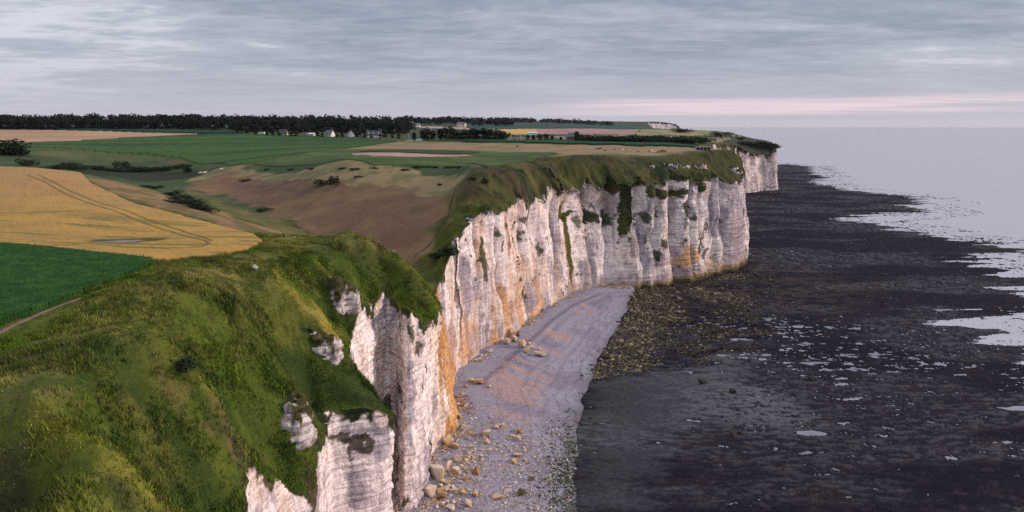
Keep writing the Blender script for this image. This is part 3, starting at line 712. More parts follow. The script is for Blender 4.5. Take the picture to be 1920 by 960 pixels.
na = fbm((rx+wv)/16, (ry+wv*.5)/4.2, o=5, g=.6)             # ledges lie along x
nb = fbm(rx/70+9, ry/26, o=3); nc_ = fbm(rx/3.2, ry/1.3, o=3)
wx0, wy0 = G(1530, 650)[:2]; wetz = (1-sstep(np.hypot((rx-wx0)/95, (ry-wy0)/85)+(nb-.5)*1.6, .25, 1.0)) + .45*sstep(nb, .52, .66)
hz = .30*sstep(sd + (na-.5)*20 + (fbm(rx/48+5, ry/8.5, o=3)-.5)*62 + (fbm(rx/7, ry/2.2, o=3)-.5)*6, -3, 6) - .12
nd_ = fbm(rx/4.2+40, ry/1.25, o=5, g=.7)
hz += (na-.5)*.30 + (nd_-.5)*.62 + (nc_-.5)*.40 - .13*wetz + .055
bd_px = [(1192,541),(1186,560),(1165,602),(1140,650),(1112,698),(1098,740),(1087,790),(1081,850),(1076,960),(1070,1100),(1060,1300)]
bd = np.array([G(a, b_, .5)[:2] for a, b_ in bd_px]); bdd, _ = interp_poly(bd, 1.2); bdd[:, 0] += (fbm(bdd[:, 0]/14, bdd[:, 1]/14, o=3)-.5)*5.0; bd = bdd
# a smooth film-wet flat beside the beach
flat_px = [(1085,780),(1100,715),(1180,700),(1320,690),(1390,680),(1400,700),(1350,740),(1330,790),(1250,830),(1200,960),(1080,960)]
flatp = np.array([G(a, b_)[:2] for a, b_ in flat_px]); fl = in_poly(rx, ry, flatp)
fdense, _ = interp_poly(np.r_[flatp, flatp[:1]], 2.5); fdd, _ = dist_poly(rx, ry, fdense)
flat = sstep(np.where(fl, fdd, -fdd)+(na-.5)*26+(nc_-.5)*14, -7, 9)
hz = hz*(1-flat*.85) + (.05+.10*nc_+ .12*(na-.5))*flat
hz = np.maximum(hz, -.6); hz[sd < -60] = -.8
pool = np.hypot((rx-G(1522,812)[0])/4.6, (ry-G(1522,812)[1])/2.0)
hz = np.where(pool+(nc_-.5)*.5 < 1, -.1, hz)
rc = np.zeros((len(rx), 3)) + L3(.012, .0105, .019)
rc = blend(rc, sstep(nb+.2*(na-.5), .42, .60)*.6, L3(.022, .020, .028))
rc = blend(rc, sstep(fbm(rx/9+5, ry/4, o=4), .55, .68)*.6, L3(.024, .019, .022))
dbe, _ = dist_poly(rx, ry, bdd)
hd = np.hypot((rx-125)/90, (ry-425)/70)
rc = blend(rc, (1-sstep(hd, .6, 1.5))*sstep(fbm(rx/5, ry/2.5, o=4), .42, .6)*.8, L3(.050, .038, .034))
rc = blend(rc, flat*.8, L3(.017, .016, .022))
gl = sstep(fbm(rx/12+60, ry/6, o=3), .5, .65)*flat*(1-sstep(dbe, 4, 26))
rc = blend(rc, gl*.5, L3(.013, .024, .020))
rc = blend(rc, sstep(fbm(rx/4+20, ry/1.6, o=4), .69, .74)*(1-flat)*.25, L3(.07, .058, .058))
fx0, fy0 = G(1420, 760)[:2]; zone = 1-sstep(np.hypot((rx-fx0)/42, (ry-fy0)/60)+(nb-.5)*1.4, .3, 1.1)
film = np.clip(flat*(.30+.7*(nb-.35)) + sstep(nd_*.6+nc_*.4, .50-.10*zone, .60-.10*zone)*np.maximum(zone, .35*sstep(nb, .45, .6)), 0, 1)
rc = np.c_[rc, film]
RV = np.stack([rx, ry, hz], 1); ri = np.arange(len(rx)).reshape(A3.shape)
RF = np.stack([ri[:-1, :-1], ri[1:, :-1], ri[1:, 1:], ri[:-1, 1:]], -1).reshape(-1, 4)[:, ::-1]
xl = cx_by_y(ry); ok = (sd > -70) & (rx > xl-25)
RFk = RF[ok[RF].all(1)]
v_, f_, c_, fl_ = compact(RV, RFk, rc, flat)
m, N, b = mat('reef'); a = N.n('Attribute', attribute_name='Col'); t = N.n('TexCoord'); o_ = t.outputs['Object']
f1 = N.noise(N.vm('MULTIPLY', o_, (.6, 1.4, 1)), .9, 6.0, .7); f2 = N.noise(N.vm('MULTIPLY', o_, (.45, 1.5, 1)), .28, 5.0, .65)
k = N.m('MULTIPLY', N.m('ADD', N.m('MULTIPLY', f1, 1.5), .3), N.m('ADD', N.m('MULTIPLY', f2, 1.0), .5))
N.put(b.inputs['Base Color'], N.scale(a.outputs['Color'], k))
wf = N.m('MULTIPLY', a.outputs['Alpha'], N.ramp(f1, .30, .52))
N.put(b.inputs['Roughness'], N.m('SUBTRACT', .8, N.m('MULTIPLY', wf, .58))); N.put(b.inputs['Specular IOR Level'], N.m('ADD', .02, N.m('MULTIPLY', wf, .85)))
bp = N.n('Bump'); bp.inputs['Strength'].default_value = .35; bp.inputs['Distance'].default_value = .25
N.put(bp.inputs['Height'], f1); N.put(b.inputs['Normal'], bp.outputs[0]); M['reef'] = m
reef = mesh_np('reef', v_, f_, m, True, c_)
tag(reef, 'dark wet rock platform bared by the tide and strewn with pools', 'reef', kind='structure')

m, N, b = mat('pool_water'); t = N.n('TexCoord'); f = N.noise(t.outputs['Object'], .05, 4.0, .6)
N.put(b.inputs['Base Color'], N.mix(N.ramp(f, .35, .65), (.13, .13, .155), (.27, .265, .30))); b.inputs['Roughness'].default_value = .08; b.inputs['Specular IOR Level'].default_value = .5; b.inputs['IOR'].default_value = 1.33
pin = (sd > 12) & (rx > xl-25)
pv_, pf_ = compact(np.stack([rx, ry, np.full(len(rx), .006)], 1), RF[pin[RF].all(1)])
tag(mesh_np('pools', pv_, pf_, m, True), 'still tide pools left between the dark ledges', 'pools', kind='structure')

# ------------------------------------------------------------------ beach
foot = np.r_[np.array(nearB)[::-1], np.array(base_bay[1:15])]
inner = inland(foot, 9.0)
beach_poly = np.r_[[(-56, 50), (-56, 225), (-34, 262)], inland(np.array(base_bay[1:15]), 9.0), [G(1215, 537, .5)[:2]], bd]
fdn, _ = interp_poly(foot, 2.0)
m1 = (rx > -80) & (rx < 130) & (ry > 60) & (ry < 460)
angb = np.linspace(R(-20), R(16), 520); radb = np.geomspace(95, 450, 520)
Ab, Rb = np.meshgrid(angb, radb, indexing='ij'); qx, qy = (Rb*np.sin(Ab)).ravel(), (Rb*np.cos(Ab)).ravel()
inb = in_poly(qx, qy, beach_poly)
df, _ = dist_poly(qx, qy, fdn); de, _ = dist_poly(qx, qy, bdd)
h = .35 + 3.4*sstep(de/(de+df+.1), 0, 1.0)
bm = np.array([G(a, b_, 2)[:2] for a, b_ in [(1180,548),(1130,556),(1080,580),(1040,610),(1010,640),(985,662),(950,695),(915,725)]])
bmd, _ = interp_poly(bm, 1.5); dm, _ = dist_poly(qx, qy, bmd)
h += .9*np.exp(-(dm/2.5)**2) + (fbm(qx/6, qy/6, o=3)-.5)*.35
edge = np.minimum(1, de/5.0)
bcx = np.zeros((len(qx), 3)) + L3(.285, .272, .330)
bcx = blend(bcx, sstep(fbm(qx/8, qy/16, o=3), .4, .65)*.6, L3(.19, .165, .21))
bcx = blend(bcx, np.exp(-((dm-2.6)/1.4)**2)*.5, L3(.13, .115, .15))
pk = sstep(fbm((qx-qy*.25)/26+3.3, (qy+qx*.7)/6.5, o=2), .56, .66)
mid_b = sstep(df, 8, 16)*sstep(de, 10, 20)*sstep(qy, 205, 225)
bcx = blend(bcx, pk*mid_b*.75, L3(.40, .27, .235))
nearb = 1-sstep(qy, 190, 240)
bcx = blend(bcx, nearb*sstep(fbm(qx/2, qy/2, o=4), .45, .6)*.55, L3(.33, .29, .33))
bcx = blend(bcx, nearb*(1-sstep(de, 2, 13))*sstep(fbm(qx/2.5+9, qy/2.5, o=3), .42, .6)*.8, L3(.06, .07, .035))
bcx = blend(bcx, (1-sstep(de, 0, 5))*.5, L3(.12, .105, .12))
ratio = de/(de+df+.1) + (fbm(qx/9, qy/9, o=3)-.5)*.10
for r0, wd_, k_ in [(.12,.012,.5),(.21,.010,.45),(.30,.016,.5),(.40,.010,.4),(.47,.02,.35),(.66,.012,.35)]: bcx = blend(bcx, np.exp(-((ratio-r0)/wd_)**2)*k_*(.4+.8*fbm(qx/5, qy/5, o=2)), L3(.13, .115, .145))
bcx = bcx*(.82+.36*fbm(qx/.9, qy/.9, o=2))[:, None]
BV = np.stack([qx, qy, h], 1); bi = np.arange(len(qx)).reshape(Ab.shape)
BF = np.stack([bi[:-1, :-1], bi[1:, :-1], bi[1:, 1:], bi[:-1, 1:]], -1).reshape(-1, 4)[:, ::-1]
v_, f_, c_ = compact(BV, BF[inb[BF].all(1)], bcx)
M['beach'] = attr_mat('shingle', 1.1, .45, .2, .15, .5, .25)
beach = mesh_np('beach', v_, f_, M['beach'], True, c_)
tag(beach, 'pale violet grey shingle beach below the chalk cliffs', 'beach', kind='structure')

# ------------------------------------------------------------------ fields: crops standing a little above the soil
gcx = fx[GF].mean(1); gcy = fy[GF].mean(1)
FIELD_POLYS = {}
def field(name, label, pix, hgt, colour, material, lo=None):
    pw = np.array([land_at(a, b)[:2] for a, b in pix]); FIELD_POLYS.setdefault(name, []).append(pw)
    sel = in_poly(gcx, gcy, pw) & fin
    F = GF[sel]
    e = np.concatenate([F[:, [0, 1]], F[:, [1, 2]], F[:, [2, 3]], F[:, [3, 0]]])
    key = np.sort(e, 1); _, inv, cnt = np.unique(key, axis=0, return_inverse=True, return_counts=True)
    be = e[cnt[inv.ravel()] == 1]
    used = np.unique(F); mp = np.full(len(fx), -1); mp[used] = np.arange(len(used))
    top = np.stack([fx[used], fy[used], fz[used]+hgt*(1+.25*(fbm(fx[used]/1.5, fy[used]/1.5, o=2)-.5))], 1)
    bot = top.copy(); bot[:, 2] = fz[used]-.1
    n = len(used); Ft = mp[F]; b2_ = mp[be]
    sk = np.stack([b2_[:, 1], b2_[:, 0], b2_[:, 0]+n, b2_[:, 1]+n], 1)
    c = colour(top[:, 0], top[:, 1]); c = np.r_[c, c*1.0]
    v2, f2_, c2 = compact(np.r_[top, bot], np.r_[Ft, sk], c)
    o = mesh_np(name, v2, f2_, material, True, c2)
    return tag(o, label, 'field', kind='structure')
def cmix(a, b_, sx, sy, lo=.4, hi=.62, ox=0):
    a, b_ = np.array(a, float), np.array(b_, float)
    return lambda X, Y: blend(np.zeros((len(X), 3))+a, sstep(fbm(X/sx+ox, Y/sy, o=4), lo, hi), b_)
tram_w = []
def wheat_col(X, Y):
    c = blend(np.zeros((len(X), 3))+L3(.40,.235,.058), sstep(fbm(X/25, Y/12, o=3), .4, .65), L3(.34,.205,.06))
    c = blend(c, sstep(Y, 215, 330)*.8, L3(.34,.20,.085))
    gr = sstep(fbm(X/22+8, Y/3.2, o=4), .56, .70)*(1-sstep(Y, 215, 260))
    c = blend(c, gr*.75, L3(.13, .125, .030))
    for tr, w in tram_w:
        d_, _ = dist_poly(X, Y, tr); c = blend(c, (1-sstep(d_, w*.5, w))*.8, L3(.10,.085,.03))
    p0 = np.array(land_at(243, 456)[:2]); e = np.hypot((X-p0[0])/7.0, (Y-p0[1])/6.0)+(fbm(X/2, Y/2, o=2)-.5)*.5
    c = blend(c, (1-sstep(e, 1.2, 1.7))*.9, L3(.045,.055,.015)); c = blend(c, 1-sstep(e+.35*(Y-p0[1])/4, .5, .7), L3(.24,.19,.16))
    return c
for pts in [[(52,331),(80,342),(110,360),(150,378),(200,395),(260,418),(320,438),(360,450),(385,456),(392,462),(380,467),(340,470)],
            [(72,331),(95,342),(125,358),(165,375),(215,392),(275,415),(335,434),(372,447),(396,456)],
            [(0,452),(60,455),(150,462),(250,468),(340,470)]]:
    tram_w.append((interp_poly(np.array([land_at(*p)[:2] for p in pts]), .5)[0], .75))
field('wheat_field', 'ripe golden wheat field with curving wheel tracks behind the dark green corn', [(-330,300),(0,314),(60,316),(120,321),(152,327),(172,347),(215,367),(265,388),(330,404),(390,420),(440,433),(478,445),(492,455),(478,464),(440,474),(380,485),(310,490),(285,490),(150,474),(0,460),(-330,440)],
      .7, wheat_col, M['wheat'])
corn_px = [(-340,456),(0,463),(80,469),(150,477),(230,485),(284,491),(288,499),(262,512),(225,524),(170,546),(120,568),(60,590),(0,610),(-150,655),(-340,720)]
field('corn_field', 'dark green standing corn at the left edge in front of the golden wheat', corn_px, 1.15, cmix((.018,.058,.014), (.030,.085,.018), 3, 3), M['crop'])
field('stubble_field', 'pale tan stubble field below the long dark wood', [(-300,241.5),(0,243),(180,246),(365,250.5),(372,252),(300,255),(225,258.5),(100,265),(0,267.5),(-300,274)], .35, cmix((.36,.23,.14), (.42,.27,.17), 90, 25), M['farfield'])
field('root_crop_field', 'broad dark green root crop field sloping to the hedged valley', [(20,271),(100,266.5),(225,260),(380,252.5),(470,250.5),(560,254),(640,257.5),(745,264),(690,273),(610,282.5),(540,292),(470,307),(430,312),(400,307),(340,297),(250,288),(150,281),(60,276)],
      .5, cmix((.028,.066,.020), (.052,.106,.026), 200, 16, .4, .6, 3), M['crop'])
field('maize_strip', 'narrow dark green crop strip along the foot of the long wood', [(-300,238.5),(0,240),(240,243),(460,246.5),(455,250),(380,251),(200,245.8),(0,242.6),(-300,241)], 1.6, cmix((.012,.045,.030), (.018,.055,.034), 60, 20), M['farfield'])
field('meadow_field', 'flat green field on the cliff top round the bare clay patch', [(472,309),(540,295),(612,283.5),(665,280.5),(770,280.5),(870,283.5),(960,286),(1040,286.5),(1046,288),(1020,294),(985,302),(945,309),(915,313.5),(860,312),(700,311),(560,311)],
      .4, cmix((.058,.085,.030), (.082,.118,.040), 26, 7), M['crop'])
field('fodder_strip', 'long dark green crop strip behind the cow pasture', [(868,263),(960,263.5),(1080,266),(1200,268.5),(1312,271.5),(1306,277.5),(1200,274.8),(1080,271.3),(960,268),(868,266.6)], 1.4, cmix((.012,.050,.024), (.02,.062,.028), 40, 15), M['farfield'])
field('barley_field', 'small bright gold field with slanting edges beyond the farm trees', [(932,242.6),(1012,242),(1004,246),(985,252.5),(962,252.8),(948,248)], .5, cmix((.52,.34,.13), (.46,.28,.10), 60, 60), M['farfield'])
field('ploughed_field', 'long pinkish brown field with faint vertical tracks on the far plateau', [(1013,242),(1100,241.5),(1200,242.5),(1195,247),(1190,253),(1100,253.2),(988,252.6),(1005,246)], .4, cmix((.35,.215,.19), (.30,.19,.16), 25, 300), M['farfield'])
field('hay_field', 'olive and straw coloured field sloping to the far headland', [(1201,242.5),(1262,243),(1330,247.5),(1400,258),(1330,253.5),(1191,253)], .3, cmix((.30,.24,.12), (.17,.19,.09), 60, 60), M['farfield'])
field('teal_crop_field', 'blue green crop field on the far skyline slope', [(872,239),(935,236.5),(1005,235.5),(1120,237.2),(1245,239.8),(1240,241.8),(1100,240.8),(1010,241.3),(930,241.9),(880,241.5)], .6, cmix((.012,.070,.058), (.018,.085,.066), 120, 60), M['farfield'])
field('pale_strip', 'thin pale pink strip of bare field among the far woods', [(764,237.6),(800,237.2),(870,238.6),(930,242.5),(880,243.4),(800,240.8)], .4, cmix((.36,.30,.22), (.30,.27,.16), 120, 40), M['farfield'])
field('grazing_field', 'dull straw coloured grazing between two hedges on the far plateau', [(1020,256),(1100,254.8),(1250,254.8),(1340,257.5),(1372,261),(1300,263.5),(1250,266),(1190,265),(1100,262),(1060,262)], .25, cmix((.26,.22,.13), (.21,.19,.11), 60, 30), M['farfield'])
field('bare_clay', 'bare pinkish clay scrape in the green cliff top field', [(660,289.3),(690,287.2),(745,287.2),(760,288.5),(800,290.3),(872,291.3),(884,293),(845,295),(770,295.6),(700,294.6),(662,292.2)], .47, cmix((.42,.27,.24), (.36,.22,.20), 12, 6), M['farfield'])
field('rough_bank', 'dark green rough bank behind the bare clay', [(672,285.6),(700,283.4),(790,282.6),(900,286.5),(892,288.6),(860,290.4),(800,289.6),(760,287.4),(700,286.4)], .9, cmix((.035,.055,.025), (.06,.06,.03), 8, 8), M['crop'])

# ------------------------------------------------------------------ grass tufts, corn plants
PATHC = []
# clifftop footpath
def ribbon(name, pix, w, lift, colour, label):
    c, _ = interp_poly(np.array([land_at(*p)[:2] for p in pix]), 1.0)
    for _ in range(4): c[1:-1] = (c[:-2]+2*c[1:-1]+c[2:])/4
    t = np.gradient(c, axis=0); t /= np.linalg.norm(t, axis=1)[:, None]; n = np.stack([-t[:, 1], t[:, 0]], 1)
    PATHC.append(c); rows = []
    for k_ in (-1, -.4, .4, 1):
        p = c+n*(w*k_*(1+.4*(fbm(c[:, 0]/3, c[:, 1]/3+k_, o=2)-.5)))[:, None]
        rows.append(np.c_[p, land_z(p[:, 0], p[:, 1])+lift*(1 if abs(k_) < 1 else -.6)])
    V = np.stack(rows, 1).reshape(-1, 3); n_ = len(c); i = np.arange(n_*4).reshape(n_, 4)
    F = np.stack([i[:-1, :-1], i[1:, :-1], i[1:, 1:], i[:-1, 1:]], -1).reshape(-1, 4)
    cc_ = blend(np.zeros((len(V), 3))+np.array(colour), sstep(fbm(V[:, 0]/2, V[:, 1]/2, o=3), .4, .65)*.5, np.array(colour)*.6)
    tag(mesh_np(name, V, F, M['land'], True, cc_), label, 'path', kind='structure')
ribbon('footpath', [(-60,655),(0,624),(40,603),(80,586),(110,574),(150,560)], .55, .14, (.19,.125,.105), 'narrow trodden earth path beside the corn')
ribbon('path', [(868,346),(852,360),(846,380),(838,405),(825,432),(808,455),(792,470),(776,482)], .45, .14, (.075,.05,.035), 'dark worn path climbing the edge of the brown hillside')

ang0, dang = ang[0], ang[1]-ang[0]
lrad = np.log(rad[:720]); 
def grid_color(X, Y):
    a_ = np.clip(np.round((np.arctan2(X, Y)-ang0)/dang).astype(int), 0, len(ang)-1)
    r_ = np.clip(np.round((np.log(np.hypot(X, Y))-lrad[0])/(lrad[1]-lrad[0])).astype(int), 0, len(rad)-1)
    i = a_*len(rad)+r_
    return land_c[i], fz[i], need.ravel()[i]
PATHS = []
def tufts(X, Y, Z, C, hmin, hmax, wid, blades, lean=.5, r_=.22, rg=rng):
    n = len(X); nb = n*blades
    bx_ = np.repeat(X, blades)+rg.normal(0, r_, nb); by_ = np.repeat(Y, blades)+rg.normal(0, r_, nb); bz_ = np.repeat(Z, blades)-.12
    h_ = rg.uniform(hmin, hmax, nb)*np.repeat(rg.uniform(.7, 1.25, n), blades); a_ = rg.uniform(0, 2*np.pi, nb); w_ = wid*rg.uniform(.6, 1.3, nb)
    la = rg.uniform(0, 2*np.pi, nb); ll = lean*h_*rg.uniform(.1, 1, nb)
    A_ = np.stack([bx_-np.cos(a_)*w_, by_-np.sin(a_)*w_, bz_], 1); B_ = np.stack([bx_+np.cos(a_)*w_, by_+np.sin(a_)*w_, bz_], 1)
    T_ = np.stack([bx_+np.cos(la)*ll, by_+np.sin(la)*ll, bz_+h_], 1)
    V = np.stack([A_, B_, T_], 1).reshape(-1, 3)
    Cb = np.repeat(C*rg.uniform(.65, 1.4, (n, 1)), blades, 0); Cv = np.repeat(Cb, 3, 0)
    return V, np.arange(nb*3).reshape(-1, 3), Cv
X = rng.uniform(-105, -14, 420000); Y = 36+rng.uniform(0, 1, 420000)**1.0*184
kx = (np.abs(X/Y) < .85)
X, Y = X[kx], Y[kx]; okp = in_poly(X, Y, np.r_[coast[:np.searchsorted(coast[:, 1]*0+np.arange(len(coast)), 10**9)], [[3000, 9000], [-9000, 9000], [-9000, -200], [-70, -200]]])
for nm in ('corn_field', 'wheat_field'):
    for pw in FIELD_POLYS[nm]: okp &= ~in_poly(X, Y, pw)
cl, zz_, nn = grid_color(X, Y); okp &= nn & (cl[:, 2] < .2)
dpa, _ = dist_poly(X, Y, PATHC[0]); okp &= dpa > .8
X, Y, cl = X[okp], Y[okp], cl[okp]
zz_ = land_z(X, Y)
dens_ = fbm(X/5, Y/5, o=3); kp = rng.uniform(0, 1, len(X)) < .25+1.1*sstep(dens_, .35, .7); X, Y, cl, zz_ = X[kp], Y[kp], cl[kp], zz_[kp]
tall = .28+.75*sstep(fbm(X/6+20, Y/6, o=3), .45, .7)
cl = cl*(.8+.9*sstep(fbm(X/1.4, Y/1.4, o=2), .3, .75))[:, None]*np.array((1.05, 1.2, .95))
V, F, Cv = tufts(X, Y, zz_, cl, .28, .7, .075, 3, .8, .25)
Vb = V.reshape(-1, 3, 3); Vb[:, 2] = Vb[:, :2].mean(1)+(Vb[:, 2]-Vb[:, :2].mean(1))*np.repeat(tall, 3)[:, None]*1.5
tag(mesh_np('grass', Vb.reshape(-1, 3), F, M['leaf'], False, Cv), 'rough green and straw coloured grass on the near cliff slopes', 'grass', kind='stuff')
dpa, _ = dist_poly(X, Y, PATHC[0]); it = rng.choice(np.nonzero((dpa > 4) & (fbm(X/9+3, Y/9, o=3) > .47))[0], 9000, replace=False); V, F, Cv = tufts(X[it], Y[it], zz_[it], np.where((rng.uniform(0, 1, 9000) < .4)[:, None], np.array(L3(.13,.12,.035)), cl[it])*rng.uniform(.7, 1.4, (9000, 1)), .40, .85, .06, 12, .8, .32)
tag(mesh_np('tussocks', V, F, M['leaf'], False, Cv), 'coarse tussocks standing out of the near slope', 'grass', kind='stuff')
pw = FIELD_POLYS['corn_field'][0]
rows_ = np.arange(-190, -30, .75); X, Y = np.meshgrid(rows_, np.arange(60, 185, .55)); X = X.ravel()+rng.normal(0, .08, X.size); Y = Y.ravel()+rng.normal(0, .12, Y.size)
c_, s_ = math.cos(.35), math.sin(.35); X, Y = X*c_+(Y-110)*s_, -(X+100)*s_+(Y-110)*c_+110
okp = in_poly(X, Y, pw) & (np.abs(X/Y) < .84); X, Y = X[okp], Y[okp]
V, F, Cv = tufts(X, Y, land_z(X, Y)+.75, np.zeros((len(X), 3))+L3(.034, .105, .020), .5, 1.0, .09, 5, .9, .22)
tag(mesh_np('corn_plants', V, F, M['leaf'], False, Cv), 'leafy tops of the standing corn plants', 'corn', kind='stuff')

# ------------------------------------------------------------------ trees and bushes
def leaf_cloud(n, lobes, size, base_c, rg, flat=1.0):
    """small leaf faces spread through several lobes"""
    w = np.array([l[3] for l in lobes])**2; k = rg.choice(len(lobes), n, p=w/w.sum())
    L = np.array([l[:3] for l in lobes])[k]; r_ = np.array([l[3] for l in lobes])[k]
    d_ = rg.normal(0, 1, (n, 3)); d_ /= np.linalg.norm(d_, axis=1)[:, None]
    rr = r_*rg.uniform(.45, 1.08, n)**.6
    c = L + d_*rr[:, None]*np.array((1, 1, flat))
    nrm = d_+rg.normal(0, .6, (n, 3)); nrm /= np.linalg.norm(nrm, axis=1)[:, None]
    u = np.cross(nrm, rg.normal(0, 1, (n, 3))); u /= np.linalg.norm(u, axis=1)[:, None]; v = np.cross(nrm, u)
    s = size*rg.uniform(.6, 1.3, n)[:, None]
    V = np.stack([c-u*s, c-v*s*.7, c+u*s, c+v*s*.7], 1).reshape(-1, 3)
    cl_ = np.array(base_c)*(rg.uniform(.6, 1.45, (len(lobes), 1))[k])*rg.uniform(.7, 1.3, (n, 1))
    return V, np.arange(n*4).reshape(-1, 4), np.repeat(cl_, 4, 0)
M['bark'] = plain('bark', (.055, .045, .038), .9)
def tube(pts, rads, k=7):
    pts = [np.array(p, float) for p in pts]; V = []; F = []
    for i, p in enumerate(pts):
        t = pts[min(i+1, len(pts)-1)]-pts[max(i-1, 0)]; t /= np.linalg.norm(t)
        u = np.cross(t, (1, .3, .1)); 
        if np.linalg.norm(u) < .1: u = np.cross(t, (0, 1, 0))
        u /= np.linalg.norm(u); v = np.cross(t, u)
        for j in range(k):
            a_ = 2*np.pi*j/k; V.append(p+(u*np.cos(a_)+v*np.sin(a_))*rads[i])
    for i in range(len(pts)-1):
        for j in range(k): F.append((i*k+j, i*k+(j+1) % k, (i+1)*k+(j+1) % k, (i+1)*k+j))
    return np.array(V), np.array(F)
def join(parts):
    V = []; F = []; o_ = 0
    for v, f in parts: V.append(v); F.append(np.asarray(f)+o_); o_ += len(v)
    return np.concatenate(V), np.concatenate(F)
tree_meshes = []
for i in range(7):
    rg = np.random.default_rng(100+i); hgt = 17.0; cw = rg.uniform(4.6, 6.8)
    lobes = [(rg.uniform(-.55, .55)*cw, rg.uniform(-.55, .55)*cw, rg.uniform(.36, .80)*hgt, rg.uniform(.34, .55)*cw) for _ in range(9)]+[(0, 0, hgt*.62, cw*.72), (rg.uniform(-1, 1), 0, hgt*.86, cw*.42)]+[(rg.uniform(-.6, .6)*cw, rg.uniform(-.6, .6)*cw, rg.uniform(.12, .3)*hgt, rg.uniform(.36, .5)*cw) for _ in range(5)]
    V, F, Cv = leaf_cloud(1300, lobes, .62, [(.016,.024,.017),(.019,.027,.019),(.014,.024,.018),(.022,.028,.017),(.016,.021,.020),(.020,.030,.018),(.024,.028,.022)][i], rg, .85)
    cr = mesh_np('crown', V, F, M['leaf'], False, Cv)
    tr = join([tube([(0, 0, -.6), (.1, 0, 3), (.2, .1, 7), (.1, 0, 11)], [.42, .34, .26, .10]), tube([(.15, .05, 4.5), (1.8, .6, 7.5), (3.0, 1.0, 9.5)], [.17, .12, .05]), tube([(.15, .05, 5.5), (-1.6, -.8, 8.5), (-2.7, -.9, 10.5)], [.16, .11, .04])])
    tk = mesh_np('trunk', tr[0], tr[1], M['bark'])
    tree_meshes.append((cr.data, tk.data))
    bpy.data.objects.remove(cr); bpy.data.objects.remove(tk)
n_tree = [0]
def tree(x, y, h_, label, group, k=None, wide_=1.0, name='tree'):
    k = rng.integers(0, 7) if k is None else k
    e = bpy.data.objects.new(name, None); col.objects.link(e); e.empty_display_size = 1
    e.location = (x, y, float(land_z(x, y)[0])); e.rotation_euler[2] = rng.uniform(0, 6.28); s = h_/17.0; e.scale = (s*wide_, s*wide_, s)
    tag(e, label, 'tree', group)
    for nm, me in zip(('crown', 'trunk'), tree_meshes[k]):
        o = bpy.data.objects.new(nm, me); col.objects.link(o); o.parent = e
    return e
def row(p0, p1, n, y0, y1, h0, h1, label, group, wide_=1.15):
    for i in range(n):
        px = p0+(p1-p0)*(i+rng.uniform(-.4, .4))/max(n-1, 1); yy = rng.uniform(y0, y1)
        tree((px-960)/FPX*yy/CP*1.0, yy, rng.uniform(h0*.85, h1*1.05), label, group, wide_=wide_)
LW = 'dark green broadleaf tree in the front of the long wood behind the stubble field'
row(-70, 462, 70, 985, 1010, 15, 19, LW, 'trees at the edge of the long wood')
LV = 'tall dark tree rising behind the white house and the village roofs'
row(462, 770, 46, 925, 960, 15, 19, LV, 'trees behind the village')
row(462, 600, 16, 880, 900, 7, 12, 'low dark tree close behind the village sheds and poles', 'low trees among the village sheds')
row(628, 690, 7, 872, 895, 8, 13, 'bushy dark tree between the white house and the long slate roofed house', 'trees between the village houses')
for px, py, h_, k in [(672,256,11,0),(668,257,8,3),(722,258,12,1),(735,259,10,5)]:
    x_, y_, _ = land_at(px, py); tree(x_, y_, h_, 'dark rounded tree standing in front of the village roofs beside the green field', 'trees in front of the village roofs', k, 1.25)
for px, py, h_, w_ in [(480,253,5,1.5),(500,254,6,1.4),(512,254.5,7,1.3),(523,255,5,1.6),(546,256,6,1.4),(556,256,7,1.3),(596,256,6,1.4),(604,257,5,1.5),(632,258,5,1.6),(642,258,6,1.5),(684,259,5,1.6),(696,259.5,4,1.8),(714,260,6,1.5),(748,261,7,1.3)]:
    x_, y_, _ = land_at(px, py); tree(x_, y_, h_, 'low bushy garden tree between the village houses at the top of the green field', 'garden trees of the village', None, w_)
for px, py, h_, k in [(777,262,9,2),(801,263,15,1),(795,262,13,4),(812,262,11,0),(834,262,16,5),(845,262,16,3),(826,262,13,2),(858,263,12,4),(872,263,13,1),(884,263,13.5,0),(896,263,14,5),(908,263,14,2),(920,263,13,3),(932,263.5,12,4),(944,263.5,10,0),(954,264,9,1),(890,262,13,2),(867,262,11,5),(914,262,12,1),(938,262.5,10,3)]:
    x_, y_, _ = land_at(px, py); tree(x_, y_, h_*1.0, 'dark spreading tree in the farm grove at the end of the tan pasture', 'trees of the farm grove', k, 1.3)
for px, py, h_ in [(1012,263,7),(1024,263,8),(1036,264,6),(1052,265,5),(1082,264,10),(1088,264.5,7),(990,263,6),(1000,263,6)]:
    x_, y_, _ = land_at(px, py); tree(x_, y_, h_, 'small dark tree in the hedge between the grazing and the dark crop strip', 'hedge trees behind the crop strip', None, 1.4)

